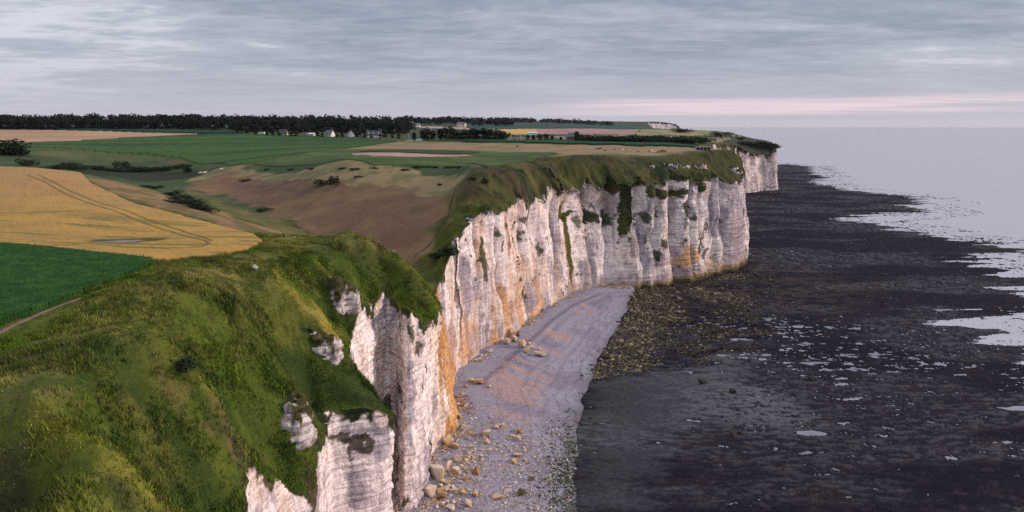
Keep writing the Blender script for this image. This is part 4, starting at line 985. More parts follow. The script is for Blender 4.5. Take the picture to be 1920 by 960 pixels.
# masses of far wood that read as one: many crowns in one sheet of leaf clumps
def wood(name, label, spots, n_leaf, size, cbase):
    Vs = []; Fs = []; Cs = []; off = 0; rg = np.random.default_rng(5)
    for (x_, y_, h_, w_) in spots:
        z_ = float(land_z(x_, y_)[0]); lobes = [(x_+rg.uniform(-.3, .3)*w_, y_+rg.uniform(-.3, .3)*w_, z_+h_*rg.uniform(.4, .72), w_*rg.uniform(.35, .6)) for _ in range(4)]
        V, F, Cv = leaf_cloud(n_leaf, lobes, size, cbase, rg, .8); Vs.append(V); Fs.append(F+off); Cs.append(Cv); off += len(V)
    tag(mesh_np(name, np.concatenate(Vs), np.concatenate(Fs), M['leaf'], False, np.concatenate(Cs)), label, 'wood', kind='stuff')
def strip_spots(p0, p1, n, y0, y1, h0, h1, w):
    r_ = []
    for i in range(n):
        yy = rng.uniform(y0, y1); px = rng.uniform(p0, p1); hh = .80+.42*float(fbm(np.array([px/38.0]), np.array([3.3]), o=3)[0]); r_.append(((px-960)/FPX*yy/CP, yy, rng.uniform(h0, h1)*hh, w*rng.uniform(.6, 1.5)))
    return r_
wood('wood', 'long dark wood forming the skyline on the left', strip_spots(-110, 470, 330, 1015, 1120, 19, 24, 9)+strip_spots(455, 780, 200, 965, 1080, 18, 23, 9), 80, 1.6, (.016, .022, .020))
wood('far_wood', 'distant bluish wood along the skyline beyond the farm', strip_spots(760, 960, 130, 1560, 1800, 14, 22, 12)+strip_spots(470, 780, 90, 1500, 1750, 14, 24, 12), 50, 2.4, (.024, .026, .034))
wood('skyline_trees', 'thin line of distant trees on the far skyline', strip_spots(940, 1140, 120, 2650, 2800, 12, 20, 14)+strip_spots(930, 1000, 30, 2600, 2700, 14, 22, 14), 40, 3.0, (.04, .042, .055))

bush_meshes = []
for i in range(5):
    rg = np.random.default_rng(300+i)
    lobes = [(rg.uniform(-.5, .5), rg.uniform(-.5, .5), rg.uniform(.15, .45), rg.uniform(.28, .42)) for _ in range(7)]
    V, F, Cv = leaf_cloud(700, lobes, .055, (.018, .030, .014), rg, .8)
    lv = mesh_np('leaves', V, F, M['leaf'], False, Cv); tr = join([tube([(0, 0, -.15), (.05, .02, .3)], [.03, .02], 5), tube([(0, 0, -.1), (.2, .1, .35)], [.025, .01], 5), tube([(0, 0, -.1), (-.2, .05, .33)], [.025, .01], 5)])
    tk = mesh_np('stem', tr[0], tr[1], M['bark']); bush_meshes.append((lv.data, tk.data)); bpy.data.objects.remove(lv); bpy.data.objects.remove(tk)
def bush(px, py, w, h_, label, group=None, loc=None):
    x_, y_, z_ = loc if loc else land_at(px, py)
    e = bpy.data.objects.new('bush', None); col.objects.link(e); e.location = (x_, y_, z_); e.scale = (w, w, h_); e.rotation_euler[2] = rng.uniform(0, 6.28)
    tag(e, label, 'bush', group)
    for nm, me in zip(('leaves', 'stem'), bush_meshes[rng.integers(0, 5)]):
        o = bpy.data.objects.new(nm, me); col.objects.link(o); o.parent = e
for q in [(615,346,11,5,'dark bush with a taller tip standing alone high on the brown hillside'),(626,341,4,6,'upright dark shrub at the right end of the lone hillside bush'),
          (228,314,9,8,'dark round bush standing above the hedge in the far valley'),(57,311,9,8,'dark round bush on the meadow at the far left'),(352,322,6,6,'dark rounded bush at the right end of the valley hedge'),
          (458,340,5,2.5,'low dark bush at the upper left of the brown hillside'),(497,396,6,3,'small dark bush on the green valley floor below the brown hillside'),(912,344,3.5,4,'dark green bush at the bend of the path above the cliffs'),
          (886,338,3,2,'low green bush just left of the path above the cliffs'),(835,478,9,6,'large dark green bush on the cliff edge where the path comes down'),(818,484,6,3.5,'rounded green bush left of the large cliff edge bush'),
          (352,690,4,2.5,'dark bush in the gully of the near green slope'),(826,348,2.5,1.6,'pair of dark bushes low in the dry grass left of the path'),(500,318,3,1.4,'small bush in the dry grass along the top of the brown hillside, leftmost'),
          (1428,274,24,9,'dark scrub capping the far headland'),(1446,275,20,7,'dark scrub at the outermost tip of the far headland'),(1352,256,26,10,'dark clump of scrub on the skyline of the far headland'),(1390,262,16,6,'small dark scrub dome on the skyline nearer the tip of the far headland'),(1285,248,30,9,'low dark scrub on the skyline left of the far headland')]:
    bush(*q)
for px, py in [(1392,270),(1400,272),(1408,274),(1416,275),(1424,276),(1434,277),(1442,278),(1448,279),(1412,270),(1428,272)]:
    bush(px, py, rng.uniform(14, 22), rng.uniform(5, 8), 'dark scrub bush in the cap along the top of the far headland', 'scrub on the far headland')
for i in range(16):
    px = 100+i*15.5+rng.uniform(-4, 4); bush(px, 320+abs(i-9)*-.35+rng.uniform(-3, 3), rng.uniform(8, 15), rng.uniform(3.5, 6.5), 'dark bush in the hedge along the bottom of the far valley', 'bushes of the valley hedge')
for px, py, w, h_ in [(275,352,7,2.6),(290,355,8,3),(318,366,9,3.4),(332,374,11,4),(346,381,12,4.2),(360,386,11,4),(374,391,9,3),(388,396,7,2.2)]:
    bush(px, py, w, h_, 'dark gorse bush in the thicket on the bank right of the golden wheat', 'gorse thicket beside the wheat')
for i in range(26):
    t_ = i/25; px = 1100+t_*215; bush(px, 264.5+3.5*t_+rng.uniform(-.6, .6), rng.uniform(18, 30), rng.uniform(6, 11), 'dark bush in the hollow behind the long dark crop strip', 'bushes in the hollow behind the crop strip')
for px, py, w, h_ in [(-20,288,30,17),(0,288,28,18),(14,290,22,13),(26,291,18,9)]:
    bush(px, py, w, h_, 'big dark bush of the clump cut by the left edge', 'bushes at the left edge')
for px, py in [(585,318),(640,317),(665,318),(760,319),(782,314),(800,314),(815,315),(840,316),(850,315),(860,316),(700,316),(545,319),(672,333)]:
    bush(px, py, rng.uniform(3, 6), rng.uniform(1.2, 2.2), 'low scrubby bush in the dry grass below the green cliff top field', 'scrub in the dry grass')

# ------------------------------------------------------------------ rocks
def hull(n, rg, sx=1, sy=1, sz=.75, sub=1):
    bm = bmesh.new()
    for _ in range(n):
        v = rg.uniform(-1, 1, 3); v = v/np.abs(v).max()*rg.uniform(.72, 1); bm.verts.new((v[0]*sx, v[1]*sy, v[2]*sz))
    r_ = bmesh.ops.convex_hull(bm, input=bm.verts)
    bmesh.ops.delete(bm, geom=list({g for g in r_['geom_interior']+r_['geom_unused'] if isinstance(g, bmesh.types.BMVert)}), context='VERTS')
    if sub:
        bmesh.ops.bevel(bm, geom=bm.edges[:], offset=.06, segments=1, affect='EDGES', clamp_overlap=True)
        bmesh.ops.triangulate(bm, faces=bm.faces[:])
        bmesh.ops.subdivide_edges(bm, edges=bm.edges[:], cuts=1, use_grid_fill=False)
        for v in bm.verts:
            q = np.array(v.co)*2.2; d_ = (vnoise(np.array([q[0]+9]), np.array([q[1]+n]), np.array([q[2]+3]))[0]-.5)*.10
            v.co += v.co.normalized()*d_
    else: bmesh.ops.triangulate(bm, faces=bm.faces[:])
    bm.normal_update(); bm.verts.index_update()
    V = np.array([v.co[:] for v in bm.verts]); F = np.array([[v.index for v in f.verts] for f in bm.faces]); bm.free()
    return V, F
def rock_mat(name, c1, c2, c3):
    m, N, b = mat(name); t = N.n('TexCoord'); o_ = t.outputs['Object']
    f1 = N.noise(o_, 1.1, 4.0, .6); f2 = N.noise(o_, 5.0, 5.0, .7)
    g = N.n('NewGeometry'); nz_ = N.sep(g.outputs['Normal'])[2]
    c = N.mix(N.ramp(f1, .38, .62), c1, c2); c = N.mix(N.m('MULTIPLY', N.ramp(N.m('ADD', nz_, N.m('MULTIPLY', f1, .5)), .75, 1.1), .7), c, c3)
    N.put(b.inputs['Base Color'], N.scale(c, N.m('ADD', N.m('MULTIPLY', f2, .8), .6)))
    bp = N.n('Bump'); bp.inputs['Strength'].default_value = .6; bp.inputs['Distance'].default_value = .12
    N.put(bp.inputs['Height'], f2); N.put(b.inputs['Normal'], bp.outputs[0]); return m
M['ochre'] = rock_mat('ochre_chalk', (.50,.33,.14), (.44,.26,.09), (.58,.47,.36))
M['pale'] = rock_mat('pale_chalk', (.52,.40,.30), (.46,.33,.20), (.64,.56,.50))
M['brown'] = rock_mat('brown_rock', (.24,.14,.075), (.33,.19,.09), (.20,.14,.10))
M['weedrock'] = rock_mat('weedy_rock', (.20,.14,.05), (.05,.055,.02), (.025,.045,.012))
M['darkrock'] = rock_mat('dark_rock', (.035,.028,.028), (.05,.035,.03), (.030,.028,.030))
beach_lookup = (angb, radb, h.reshape(Ab.shape))
def beach_z(x_, y_):
    a_ = np.clip(np.round((np.arctan2(x_, y_)-angb[0])/(angb[1]-angb[0])).astype(int), 0, len(angb)-1)
    r_ = np.clip(np.round((np.log(np.hypot(x_, y_))-np.log(radb[0]))/np.log(radb[1]/radb[0])).astype(int), 0, len(radb)-1)
    return beach_lookup[2][a_, r_]
hulls = [hull(int(n_), np.random.default_rng(40+i), 1, rg_, hz_, 1) for i, (n_, rg_, hz_) in enumerate([(12,.8,.75),(14,.9,.6),(10,.7,.8),(16,.95,.7),(11,.6,.55),(13,.85,.9),(10,.75,.45),(15,.9,.8)])]
rock_data = {}
def boulder(px, py, wpx, label, m, k=None, group=None, squash=1.0, tilt=0.0, name='boulder', reefz=None):
    z0 = 1.6
    for _ in range(3):
        x_, y_, _z = G(px, py, z0); z0 = float(beach_z(x_, y_)) if reefz is None else reefz
    k = int(rng.integers(0, 8)) if k is None else k
    if (k, m) not in rock_data:
        o = mesh_np(name, hulls[k][0], hulls[k][1], M[m], False); rock_data[(k, m)] = o.data; bpy.data.objects.remove(o)
    o = bpy.data.objects.new(name, rock_data[(k, m)]); col.objects.link(o)
    w = wpx/FPX*math.hypot(y_, 100)*.5*.94
    o.scale = (w, w, w*squash); o.location = (x_, y_, z0+w*.38*squash); o.rotation_euler = (rng.uniform(-.25, .25)+tilt, rng.uniform(-.25, .25), rng.uniform(0, 6.28))
    return tag(o, label, 'boulder', group)
big = [(909,817,27,'largest pale boulder on the shingle with a flat white top','pale',0),(911,831,19,'squared boulder leaning on the front of the largest pale boulder','pale',3),(975,812,18,'tall ochre block at the right end of the boulder arc','ochre',2),
       (971,826,15,'rounded pale block under the tall ochre block','pale',5),(961,821,13,'small pale block between the boulder arc and the shingle','pale',1),(942,801,13,'pointed pale boulder at the top of the boulder arc','pale',7),(930,803,12,'ochre boulder left of the pointed pale boulder','ochre',1),
       (971,855,19,'flat ochre slab lying right of the middle of the rubble','ochre',6),(983,847,14,'ochre slab right behind the flat ochre slab','ochre',4),(964,867,15,'low ochre boulder nearest the flat ochre slabs','ochre',1),
       (858,863,21,'pale block with a sunlit flat face standing on the rubble','pale',3),(850,840,25,'long ochre boulder resting against the foot of the rusty wall','ochre',4),(895,886,23,'brown ribbed boulder alone on the shingle','brown',3),
       (932,934,22,'ochre slab with a dark green weedy top','ochre',6),(979,929,20,'dark weed covered boulder on the lower shingle','weedrock',1),(997,900,13,'small dark weedy boulder near the water line','weedrock',2),
       (873,900,15,'ochre block beside the lower rubble heap','ochre',0),(892,930,17,'tall leaning ochre slab in the lower rubble','ochre',2),(878,950,21,'pale block cut by the bottom edge of the picture','pale',5),
       (838,880,33,'long pale fallen slab against the near pillar','pale',4),(818,895,38,'tallest pale fallen slab leaning on the foot of the near pillar','pale',7),(826,935,27,'dark brown fallen block below the tallest slab','brown',0),
       (897,719,20,'left half of the split ochre boulder under the bay cliff','ochre',1),(885,716,17,'broad ochre boulder left of the split boulder','ochre',0),(873,726,12,'small pale boulder at the end of the bay boulder row','pale',3),(918,727,8,'small white boulder standing apart on the grey shingle','pale',5),
       (1014,668,25,'big white flat slab lying at the edge of the rockfall','pale',6),(1011,656,8,'small white block behind the big flat slab','pale',3)]
for px, py, w, lb, mm, k in big: boulder(px, py, w, lb, mm, k)
for px, py, w, k, sq, ti in [(966,640,26,2,1.3,.5),(978,650,30,5,1.1,.3),(988,661,26,4,1.2,.6),(958,632,24,7,1.5,.2),(972,630,22,0,1.3,.4),(984,640,20,3,1,.3),(996,655,18,2,1,.5),(950,645,20,5,1.4,.1),(992,645,14,1,.8,.2)]:
    boulder(px, py, w*.72, 'jagged brown or ochre block of the rockfall heaped against the bay cliff', ('brown', 'ochre', 'pale')[k % 3], k, 'blocks of the rockfall', sq, ti)
for px, py, w, lb, mm, k in [(846,806,30,'broad ochre block at the top of the talus under the rusty wall','ochre',5),(838,830,28,'ochre block wedged between the rusty wall and the long boulder','ochre',2),(862,783,17,'ochre block standing out of the talus below the rusty wall','ochre',0),
       (808,925,30,'pale slab leaning on the near pillar left of the dark brown block','pale',1),(852,885,20,'squat pale block in the middle of the rubble','pale',7),(866,925,18,'ochre wedge in the lower rubble left of the tall leaning slab','ochre',3),(846,955,24,'pale block among the rubble at the bottom edge left of the cut block','pale',6)]: boulder(px, py, w, lb, mm, k)
for i in range(96):
    t_ = rng.uniform(0, 1); px = 812+t_*70+rng.uniform(-4, 26); py = 950-t_*110+rng.uniform(-30, 22)
    boulder(px, min(py, 968), rng.uniform(5, 12), 'small pale or ochre stone in the rubble at the foot of the near pillar', ('pale', 'ochre', 'pale')[i % 3], None, 'rubble below the near pillar')
for px, py, w in [(872,795,9),(880,800,8),(866,806,10),(882,812,7),(873,815,7),(927,834,8),(938,838,9),(948,836,8),(950,823,7),(918,846,10),(905,845,9),(890,838,6),(885,826,6),(930,845,7),(985,835,10),(1012,838,6),(1010,860,6),(985,865,7),(1000,884,6)]:
    boulder(px, py, w, 'small yellowish stone scattered between the big boulders', 'ochre' if w < 8 else 'pale', None, 'stones among the boulders')
for px, py, w, lb in [(1376,815,26,'dark red brown boulder standing in the shallow wet flat'),(1388,813,16,'lower dark boulder touching the red brown boulder'),(1318,716,24,'flat dark boulder pair at the head of the wet flat'),(1374,735,22,'dark boulder at the end of the pale sand spit'),
                      (1108,784,8,'small brown stone on the green wet flat near the beach edge'),(1525,712,22,'dark green boulder among the bright pools'),(1552,787,18,'dark rock beside the largest bright pool'),(1272,657,20,'flat brown slab on the dark reef'),(1414,610,26,'low reddish slab among the seaweed rocks')]:
    boulder(px, py, w, lb, 'darkrock', None, None, .6, 0, 'reef_boulder', .12)

# pebbles and weedy rocks: too many to count
small = [hull(8, np.random.default_rng(70+i), 1, .85, .6, 0) for i in range(6)]
def scatter(name, label, X, Y, Z, S, C, cat, material):
    Vs = []; Fs = []; Cs = []; off = 0; n = len(X); kk_ = rng.integers(0, 6, n); a_ = rng.uniform(0, 6.28, n)
    for k in range(6):
        i = np.nonzero(kk_ == k)[0]; v, f = small[k]; c_, s_ = np.cos(a_[i])[:, None], np.sin(a_[i])[:, None]
        VX = (v[None, :, 0]*c_-v[None, :, 1]*s_)*S[i, None]+X[i, None]; VY = (v[None, :, 0]*s_+v[None, :, 1]*c_)*S[i, None]+Y[i, None]; VZ = v[None, :, 2]*S[i, None]+Z[i, None]
        Vs.append(np.stack([VX, VY, VZ], -1).reshape(-1, 3)); Fs.append((f[None]+(np.arange(len(i))*len(v))[:, None, None]).reshape(-1, 3)+off); Cs.append(np.repeat(C[i], len(v), 0)); off += len(i)*len(v)
    return tag(mesh_np(name, np.concatenate(Vs), np.concatenate(Fs), material, False, np.concatenate(Cs)), label, cat, kind='stuff')
X = rng.uniform(-30, 40, 110000); Y = rng.uniform(150, 300, 110000); okp = in_poly(X, Y, beach_poly)
df2, _ = dist_poly(X, Y, fdn); de2, _ = dist_poly(X, Y, bdd)
pr = (1-sstep(Y, 175, 235))*.9*(.35+.65*sstep(fbm(X/4, Y/4, o=3), .4, .6))+.12*sstep(fbm(X/7+4, Y/5, o=2), .55, .65)
okp &= rng.uniform(0, 1, len(X)) < pr; X, Y, de2 = X[okp], Y[okp], de2[okp]
pal = np.array([(.55,.47,.46),(.45,.40,.44),(.60,.52,.48),(.40,.27,.14),(.33,.29,.33),(.42,.30,.18),(.22,.20,.23)]); C = pal[rng.choice(7, len(X), p=[.2,.2,.12,.12,.16,.08,.12])]
weed = (rng.uniform(0, 1, len(X)) < (1-sstep(de2, 2, 13))*.75)[:, None]; C = np.where(weed, np.array(L3(.035,.05,.018))*rng.uniform(.6, 2, (len(X), 1)), C)
scatter('pebbles', 'white and violet pebbles and cobbles strewn over the near shingle', X, Y, beach_z(X, Y)+.05, rng.gamma(2.2, .075, len(X))+.07, C, 'pebbles', M['leaf'])
ip = rng.integers(0, len(fdn), 7000); off_ = np.abs(rng.normal(0, 2.2, 7000)); tgf = np.gradient(fdn, axis=0); tgf /= np.linalg.norm(tgf, axis=1)[:, None]
X = fdn[ip, 0]+tgf[ip, 1]*off_+rng.normal(0, .5, 7000); Y = fdn[ip, 1]-tgf[ip, 0]*off_+rng.normal(0, .5, 7000)
okp = in_poly(X, Y, beach_poly) & (fbm(X/9, Y/9, o=3) > np.where(Y > 235, .56, .40)); X, Y = X[okp], Y[okp]
pal = np.array([(.56,.46,.38),(.48,.34,.20),(.62,.54,.48),(.40,.25,.12)]); C = pal[rng.choice(4, len(X))]*rng.uniform(.7, 1.1, (len(X), 1))
scatter('rubble', 'pale and ochre chalk rubble fallen along the foot of the cliffs', X, Y, beach_z(X, Y)+.08, rng.gamma(1.8, .17, len(X))+.12, C, 'rubble', M['leaf'])
sea_px = [(1190,543),(1240,537),(1330,521),(1396,495),(1440,505),(1500,560),(1470,610),(1420,660),(1300,690),(1180,705),(1112,712),(1106,698),(1140,650),(1168,600)]
sp = np.array([G(a_, b_)[:2] for a_, b_ in sea_px])
X = rng.uniform(sp[:, 0].min(), sp[:, 0].max(), 110000); Y = rng.uniform(sp[:, 1].min(), sp[:, 1].max(), 110000)
okp = in_poly(X, Y, sp); db2, _ = dist_poly(X, Y, bdd); dsp, _ = dist_poly(X, Y, interp_poly(np.r_[sp, sp[:1]], 3)[0])
pr = np.maximum(1-sstep(db2, 12, 34), .75*sstep(fbm(X/16, Y/9, o=3), .47, .6)*(1-sstep(db2, 60, 130)))*sstep(dsp, -1, 6)
tan_ = np.maximum.reduce([1-sstep(np.hypot((X-G(a_, b_)[0])/w_, (Y-G(a_, b_)[1])/(w_*.9))+(fbm(X/6, Y/4, o=3)-.5)*1.4, .5, 1.0) for a_, b_, w_ in [(1240,585,14),(1265,598,10),(1335,553,24),(1380,520,16),(1200,575,12)]])
pr = np.maximum(np.maximum(pr, (db2 < 6)*.9), tan_*.95)
okp &= rng.uniform(0, 1, len(X)) < pr; X, Y, db2, tan_ = X[okp], Y[okp], db2[okp], tan_[okp]
pal = np.array([(.20,.165,.10),(.11,.10,.06),(.28,.23,.15),(.06,.055,.03),(.075,.048,.04),(.028,.024,.028)])
near_w = np.maximum(1-sstep(db2, 10, 40), tan_*1.1); C = np.where((rng.uniform(0, 1, len(X)) < .25+.6*near_w)[:, None], pal[rng.choice(4, len(X), p=[.33,.3,.2,.17])], pal[rng.choice([3, 4, 5], len(X))])*rng.uniform(.6, 1.2, (len(X), 1))
scatter('seaweed_rocks', 'yellow green weed covered rocks between the shingle and the dark reef', X, Y, np.full(len(X), .18), rng.gamma(1.6, .20, len(X))+.12, C, 'rocks', M['leaf'])

# rock knobs breaking through the turf of the near slope
def outcrop(px, py, wx_, wy_, wz_, label, rot=0.0, k_=1.0, sub=5, off=None):
    bm = bmesh.new(); bmesh.ops.create_icosphere(bm, subdivisions=sub, radius=1.0)
    V = np.array([v.co[:] for v in bm.verts]); F = np.array([[v.index for v in f.verts] for f in bm.faces]); bm.free()
    x0, y0, z0 = land_at(px, py); W3 = V*np.array((wx_, wy_, wz_))
    X, Y, Z = W3[:, 0]+x0, W3[:, 1]+y0, W3[:, 2]+z0
    d_ = (fbm(X/2.2, Y/2.2, Z/2.5, o=4)-.5)*2.4 + (sstep(fbm(X/20, Y/20, Z/.7, o=2), .4, .55)-.5)*.5 + (fbm(X/.7, Y/.7, Z/.6, o=2)-.5)*.5
    W3 = W3 + V*d_[:, None]*k_
    C = np.zeros((len(V), 3))+L3(.62, .545, .52); C = blend(C, sstep(fbm(X/1.5, Y/1.5, Z/1.5, o=4), .5, .68)*.75, L3(.22, .18, .17))
    C = blend(C, sstep(V[:, 2]+(fbm(X/1.2, Y/1.2, o=3)-.5)*1.5, .35, .7), L3(.06, .055, .02)); C = np.c_[C, np.full(len(V), .8)]
    o = mesh_np('chalk_outcrop', W3, F, M['chalk'], True, C); o.location = (x0+off[0], y0+off[1], z0+off[2]) if off else (x0, y0+wy_*.35, z0-wz_*.30); o.rotation_euler[2] = rot
    tag(o, label, 'rock outcrop', kind='structure')
outcrop(645, 560, 5.6, 4.2, 6.6, 'rough chalk knob high on the far spur of the near slope', R(20), 1.25, 5, (-2.0, 1.4, -2.2))
outcrop(616, 660, 4.3, 3.4, 5.4, 'small chalk knob at the end of the yellow crest', R(20), 1.1, 5, (-1.5, 1.2, -1.8))
outcrop(560, 800, 4.0, 3.4, 6.8, 'tall broken chalk knob beside the dark gully', R(20), 1.2, 5, (-1.5, 1.1, -1.6))
outcrop(583, 628, .8, .8, 1.6, 'thin chalk rib left of the small knob')

for px, py, w_, h_ in [(1221,313,3.0,4.4),(1243,309,1.6,2.2),(1262,312,4.2,3.6),(1283,314,4.8,2.2),(1302,312,1.8,2.0),(1318,314,3.4,4.6),(1374,318,5.4,3.4),(1386,325,4.0,4.0)]:
    outcrop(px, py, w_, 2.0, h_, 'white chalk bed showing through the turf slope of the first headland', R(28), 1.25, 5)

# ------------------------------------------------------------------ buildings
M['white_wall'] = plain('white_render', (.78,.76,.74), .8, .08, .8, .2); M['cream_wall'] = plain('cream_render', (.55,.50,.44), .8, .1, .8, .2)
M['slate'] = plain('slate', (.13,.125,.145), .6, .25, 2.0, .3); M['slate_dark'] = plain('dark_slate', (.07,.068,.078), .6, .25, 2.0, .3)
M['timber'] = plain('dark_timber', (.07,.05,.042), .85, .3, 2.0, .2); M['glass'] = plain('window_glass', (.03,.035,.045), .12, .1, 1.0, .5)
M['concrete'] = plain('concrete', (.36,.36,.40), .9, .3, .9, .2); M['metal'] = plain('pale_metal', (.60,.62,.62), .4, .1, 1.0, .5)
M['brick'] = plain('brick', (.24,.12,.085), .85, .25, 3.0, .2); M['rubber'] = plain('rubber', (.02,.02,.02), .8, .1, 1.0, .2)
M['wood'] = plain('weathered_wood', (.17,.14,.115), .9, .3, 3.0, .2); M['carwhite'] = plain('white_paint', (.80,.80,.79), .3, .03, 1.0, .5)
def box(x0, x1, y0, y1, z0, z1):
    V = np.array([(a, b_, c_) for c_ in (z0, z1) for b_ in (y0, y1) for a in (x0, x1)], float)
    F = np.array([(0,2,3,1),(4,5,7,6),(0,1,5,4),(2,6,7,3),(0,4,6,2),(1,3,7,5)]); return V, F
def part(name, parts, m, parent, smooth=False):
    V, F = join(parts) if isinstance(parts, list) else parts
    return mesh_np(name, V, F, M[m], smooth, None, parent)
def empty(name, px, py, rot, label, cat, group=None, loc=None):
    e = bpy.data.objects.new(name, None); col.objects.link(e); e.location = loc if loc else land_at(px, py); e.rotation_euler[2] = rot
    return tag(e, label, cat, group)
def house(px, py, w, dp, hw, hr, rot, label, wall='white_wall', roof='slate', wins=3, chim=True, name='house', dormer=0):
    """gable roof, ridge along local x; front faces local -y"""
    e = empty(name, px, py, rot, label, 'house')
    a, b_ = w/2, dp/2
    V, F = box(-a, a, -b_, b_, -1.0, hw); g = np.array([(-a,-b_,hw),(-a,b_,hw),(-a,0,hw+hr),(a,-b_,hw),(a,b_,hw),(a,0,hw+hr)])
    V2 = np.r_[V, g]; me = [list(f) for f in F if not (set(f) == {4,5,6,7})]
    quads = np.array(me); tris = np.array([(8,10,9),(11,12,13)])
    mesh_np('wall', V2, [quads, tris], M[wall], False, None, e)
    ov = .45; sl_ = hr/b_; t_ = .22
    rf = []
    for s_ in (-1, 1):
        p = [(-a-ov, s_*(b_+ov), hw-sl_*ov+.03), (a+ov, s_*(b_+ov), hw-sl_*ov+.03), (a+ov, 0, hw+hr+.03), (-a-ov, 0, hw+hr+.03)]
        q = [(x_, y_, z_+t_) for x_, y_, z_ in p]; rf.append((np.array(p+q, float), np.array([(0,1,2,3),(7,6,5,4),(0,4,5,1),(1,5,6,2),(2,6,7,3),(3,7,4,0)])))
    r_ = part('roof', rf, roof, e)
    if chim:
        for cx_ in ((-a+.8, a-.8) if w > 12 else (a-.9,)): part('chimney', box(cx_-.45, cx_+.45, -.35, .35, hw+hr-.5, hw+hr+1.3), 'brick', r_)
    for i in range(dormer):
        x_ = -a+w*(i+.5)/dormer; dr = part('dormer', box(x_-.8, x_+.8, -b_*.75, -b_*.2, hw+hr*.2, hw+hr*.62), wall, r_)
    for i in range(wins):
        x_ = -a+w*(i+.5)/wins
        if i == wins//2 and wins > 1: part('door', box(x_-.5, x_+.5, -b_-.05, -b_+.05, .0, 2.1), 'timber', e)
        else: part('window', box(x_-.6, x_+.6, -b_-.05, -b_+.05, .9, 2.2), 'glass', e)
    for z_ in ([.9, 3.2] if hr > 2.5 else [.9]): part('window', box(-a-.05, -a+.05, -.6, .6, z_, z_+1.2), 'glass', e)
    return e
house(619, 256.5, 9.5, 7.5, 3.0, 4.6, R(-28), 'white house with a steep grey slate roof beside the green field', wins=3)
house(584.5, 255, 6.6, 3.4, 2.6, .9, R(-6), 'long low white cabin with a dark doorway left of the white house', wins=3, chim=False, roof='white_wall')
house(573, 255, 4.2, 3.2, 2.9, .8, R(0), 'small pale grey shed just left of the low white cabin', wall='cream_wall', wins=2, chim=False)
house(532, 254, 9, 6, 2.4, 4.6, R(5), 'dark weathered barn with a tall steep roof among the trees', wall='cream_wall', roof='slate_dark', wins=2, chim=False)
house(658, 256, 8, 6.5, 3.2, 3.6, R(-62), 'white gabled house half hidden behind a dark rounded tree', wins=2)
house(702, 257.5, 19, 8, 3.0, 5.2, R(-8), 'long house with a large dark slate roof and small dormers', roof='slate_dark', wins=5, dormer=3)
house(767.5, 237.5, 15, 10, 5, 4.5, R(-10), 'white farmhouse at the left end of the thin pale strip far away', wins=3)
house(780, 238, 15, 8, 4, 3, R(0), 'lower white farm building to the right of the far white farmhouse', wins=3, chim=False)
house(862, 237.4, 11, 8, 4.5, 4, R(30), 'pale distant house, left of two beside the blue green field', wall='cream_wall', wins=2)
house(868.5, 237.2, 11, 8, 4.5, 4, R(-30), 'pale distant house, right of two beside the blue green field', wall='cream_wall', wins=2)
house(998, 253.2, 12, 5, 2.6, 1.4, R(0), 'long low white greenhouse at the lower edge of the gold field', wins=0, chim=False, roof='metal')
house(957, 264.5, 6, 5.5, 2.6, 3.2, R(80), 'grey gabled cottage at the right end of the farm grove', wall='cream_wall', wins=2)
house(974, 264.3, 6, 5.5, 2.6, 3.2, R(80), 'second grey gabled cottage, the one standing nearer the small hedge trees', wall='cream_wall', wins=2)
house(1065, 261, 7, 5, 2.6, 1.6, R(10), 'tiny white shed behind the hedge trees', wins=2, chim=False)
house(1074, 260.5, 9, 6, 3.0, 3.4, R(-20), 'grey roofed white cottage beside a dark hedge tree', wins=2)
x_, y_ = -60.0+0, 1590.0
house(920, 231.5, 40, 14, 5, 4, R(0), 'long pale roofed farm hangar showing above the distant wood', roof='metal', wall='cream_wall', wins=0, chim=False)
# long low concrete shelter at the end of the pasture
e = empty('shelter', 1318, 281.5, R(-6), 'low weathered grey concrete shelter with open bays at the end of the cow pasture', 'shelter')
part('roof', box(-5.6, 5.6, -2.0, 2.0, 2.15, 2.5), 'concrete', e); part('back_wall', box(-5.4, 5.4, 1.6, 1.85, -.5, 2.148), 'concrete', e)
for i in range(5): part('pier', box(-5.4+i*2.6, -5.0+i*2.6, -1.8, 1.598, -.5, 2.148), 'concrete', e)

# mobile homes, cars
def caravan(px, py, L_, rot, label):
    e = empty('mobile_home', px, py, rot, label, 'mobile home')
    bm = bmesh.new(); bmesh.ops.create_cube(bm, size=1.0)
    for v in bm.verts: v.co = (v.co.x*L_, v.co.y*2.6, v.co.z*2.3+1.75)
    bmesh.ops.bevel(bm, geom=bm.edges[:], offset=.22, segments=3, affect='EDGES'); me = bpy.data.meshes.new('body'); bm.to_mesh(me); bm.free(); me.materials.append(M['carwhite'])
    o = bpy.data.objects.new('body', me); col.objects.link(o); o.parent = e
    for i in range(3): part('window', box(-L_*.36+i*L_*.27, -L_*.36+i*L_*.27+1.1, -1.33, -1.28, 1.6, 2.4), 'glass', e)
    part('door', box(L_*.36, L_*.36+.8, -1.33, -1.28, .75, 2.6), 'metal', e)
    for s_ in (-1, 1):
        w_ = tube([(0, s_*1.0-.12, .35), (0, s_*1.0+.12, .35)], [.35, .35], 14); part('wheel', w_, 'rubber', e)
caravan(491, 252, 8.0, R(-8), 'white mobile home in front of the dark trees at the left of the village')
caravan(785.5, 265.8, 5.2, R(0), 'short white trailer standing at the edge of the tan pasture')
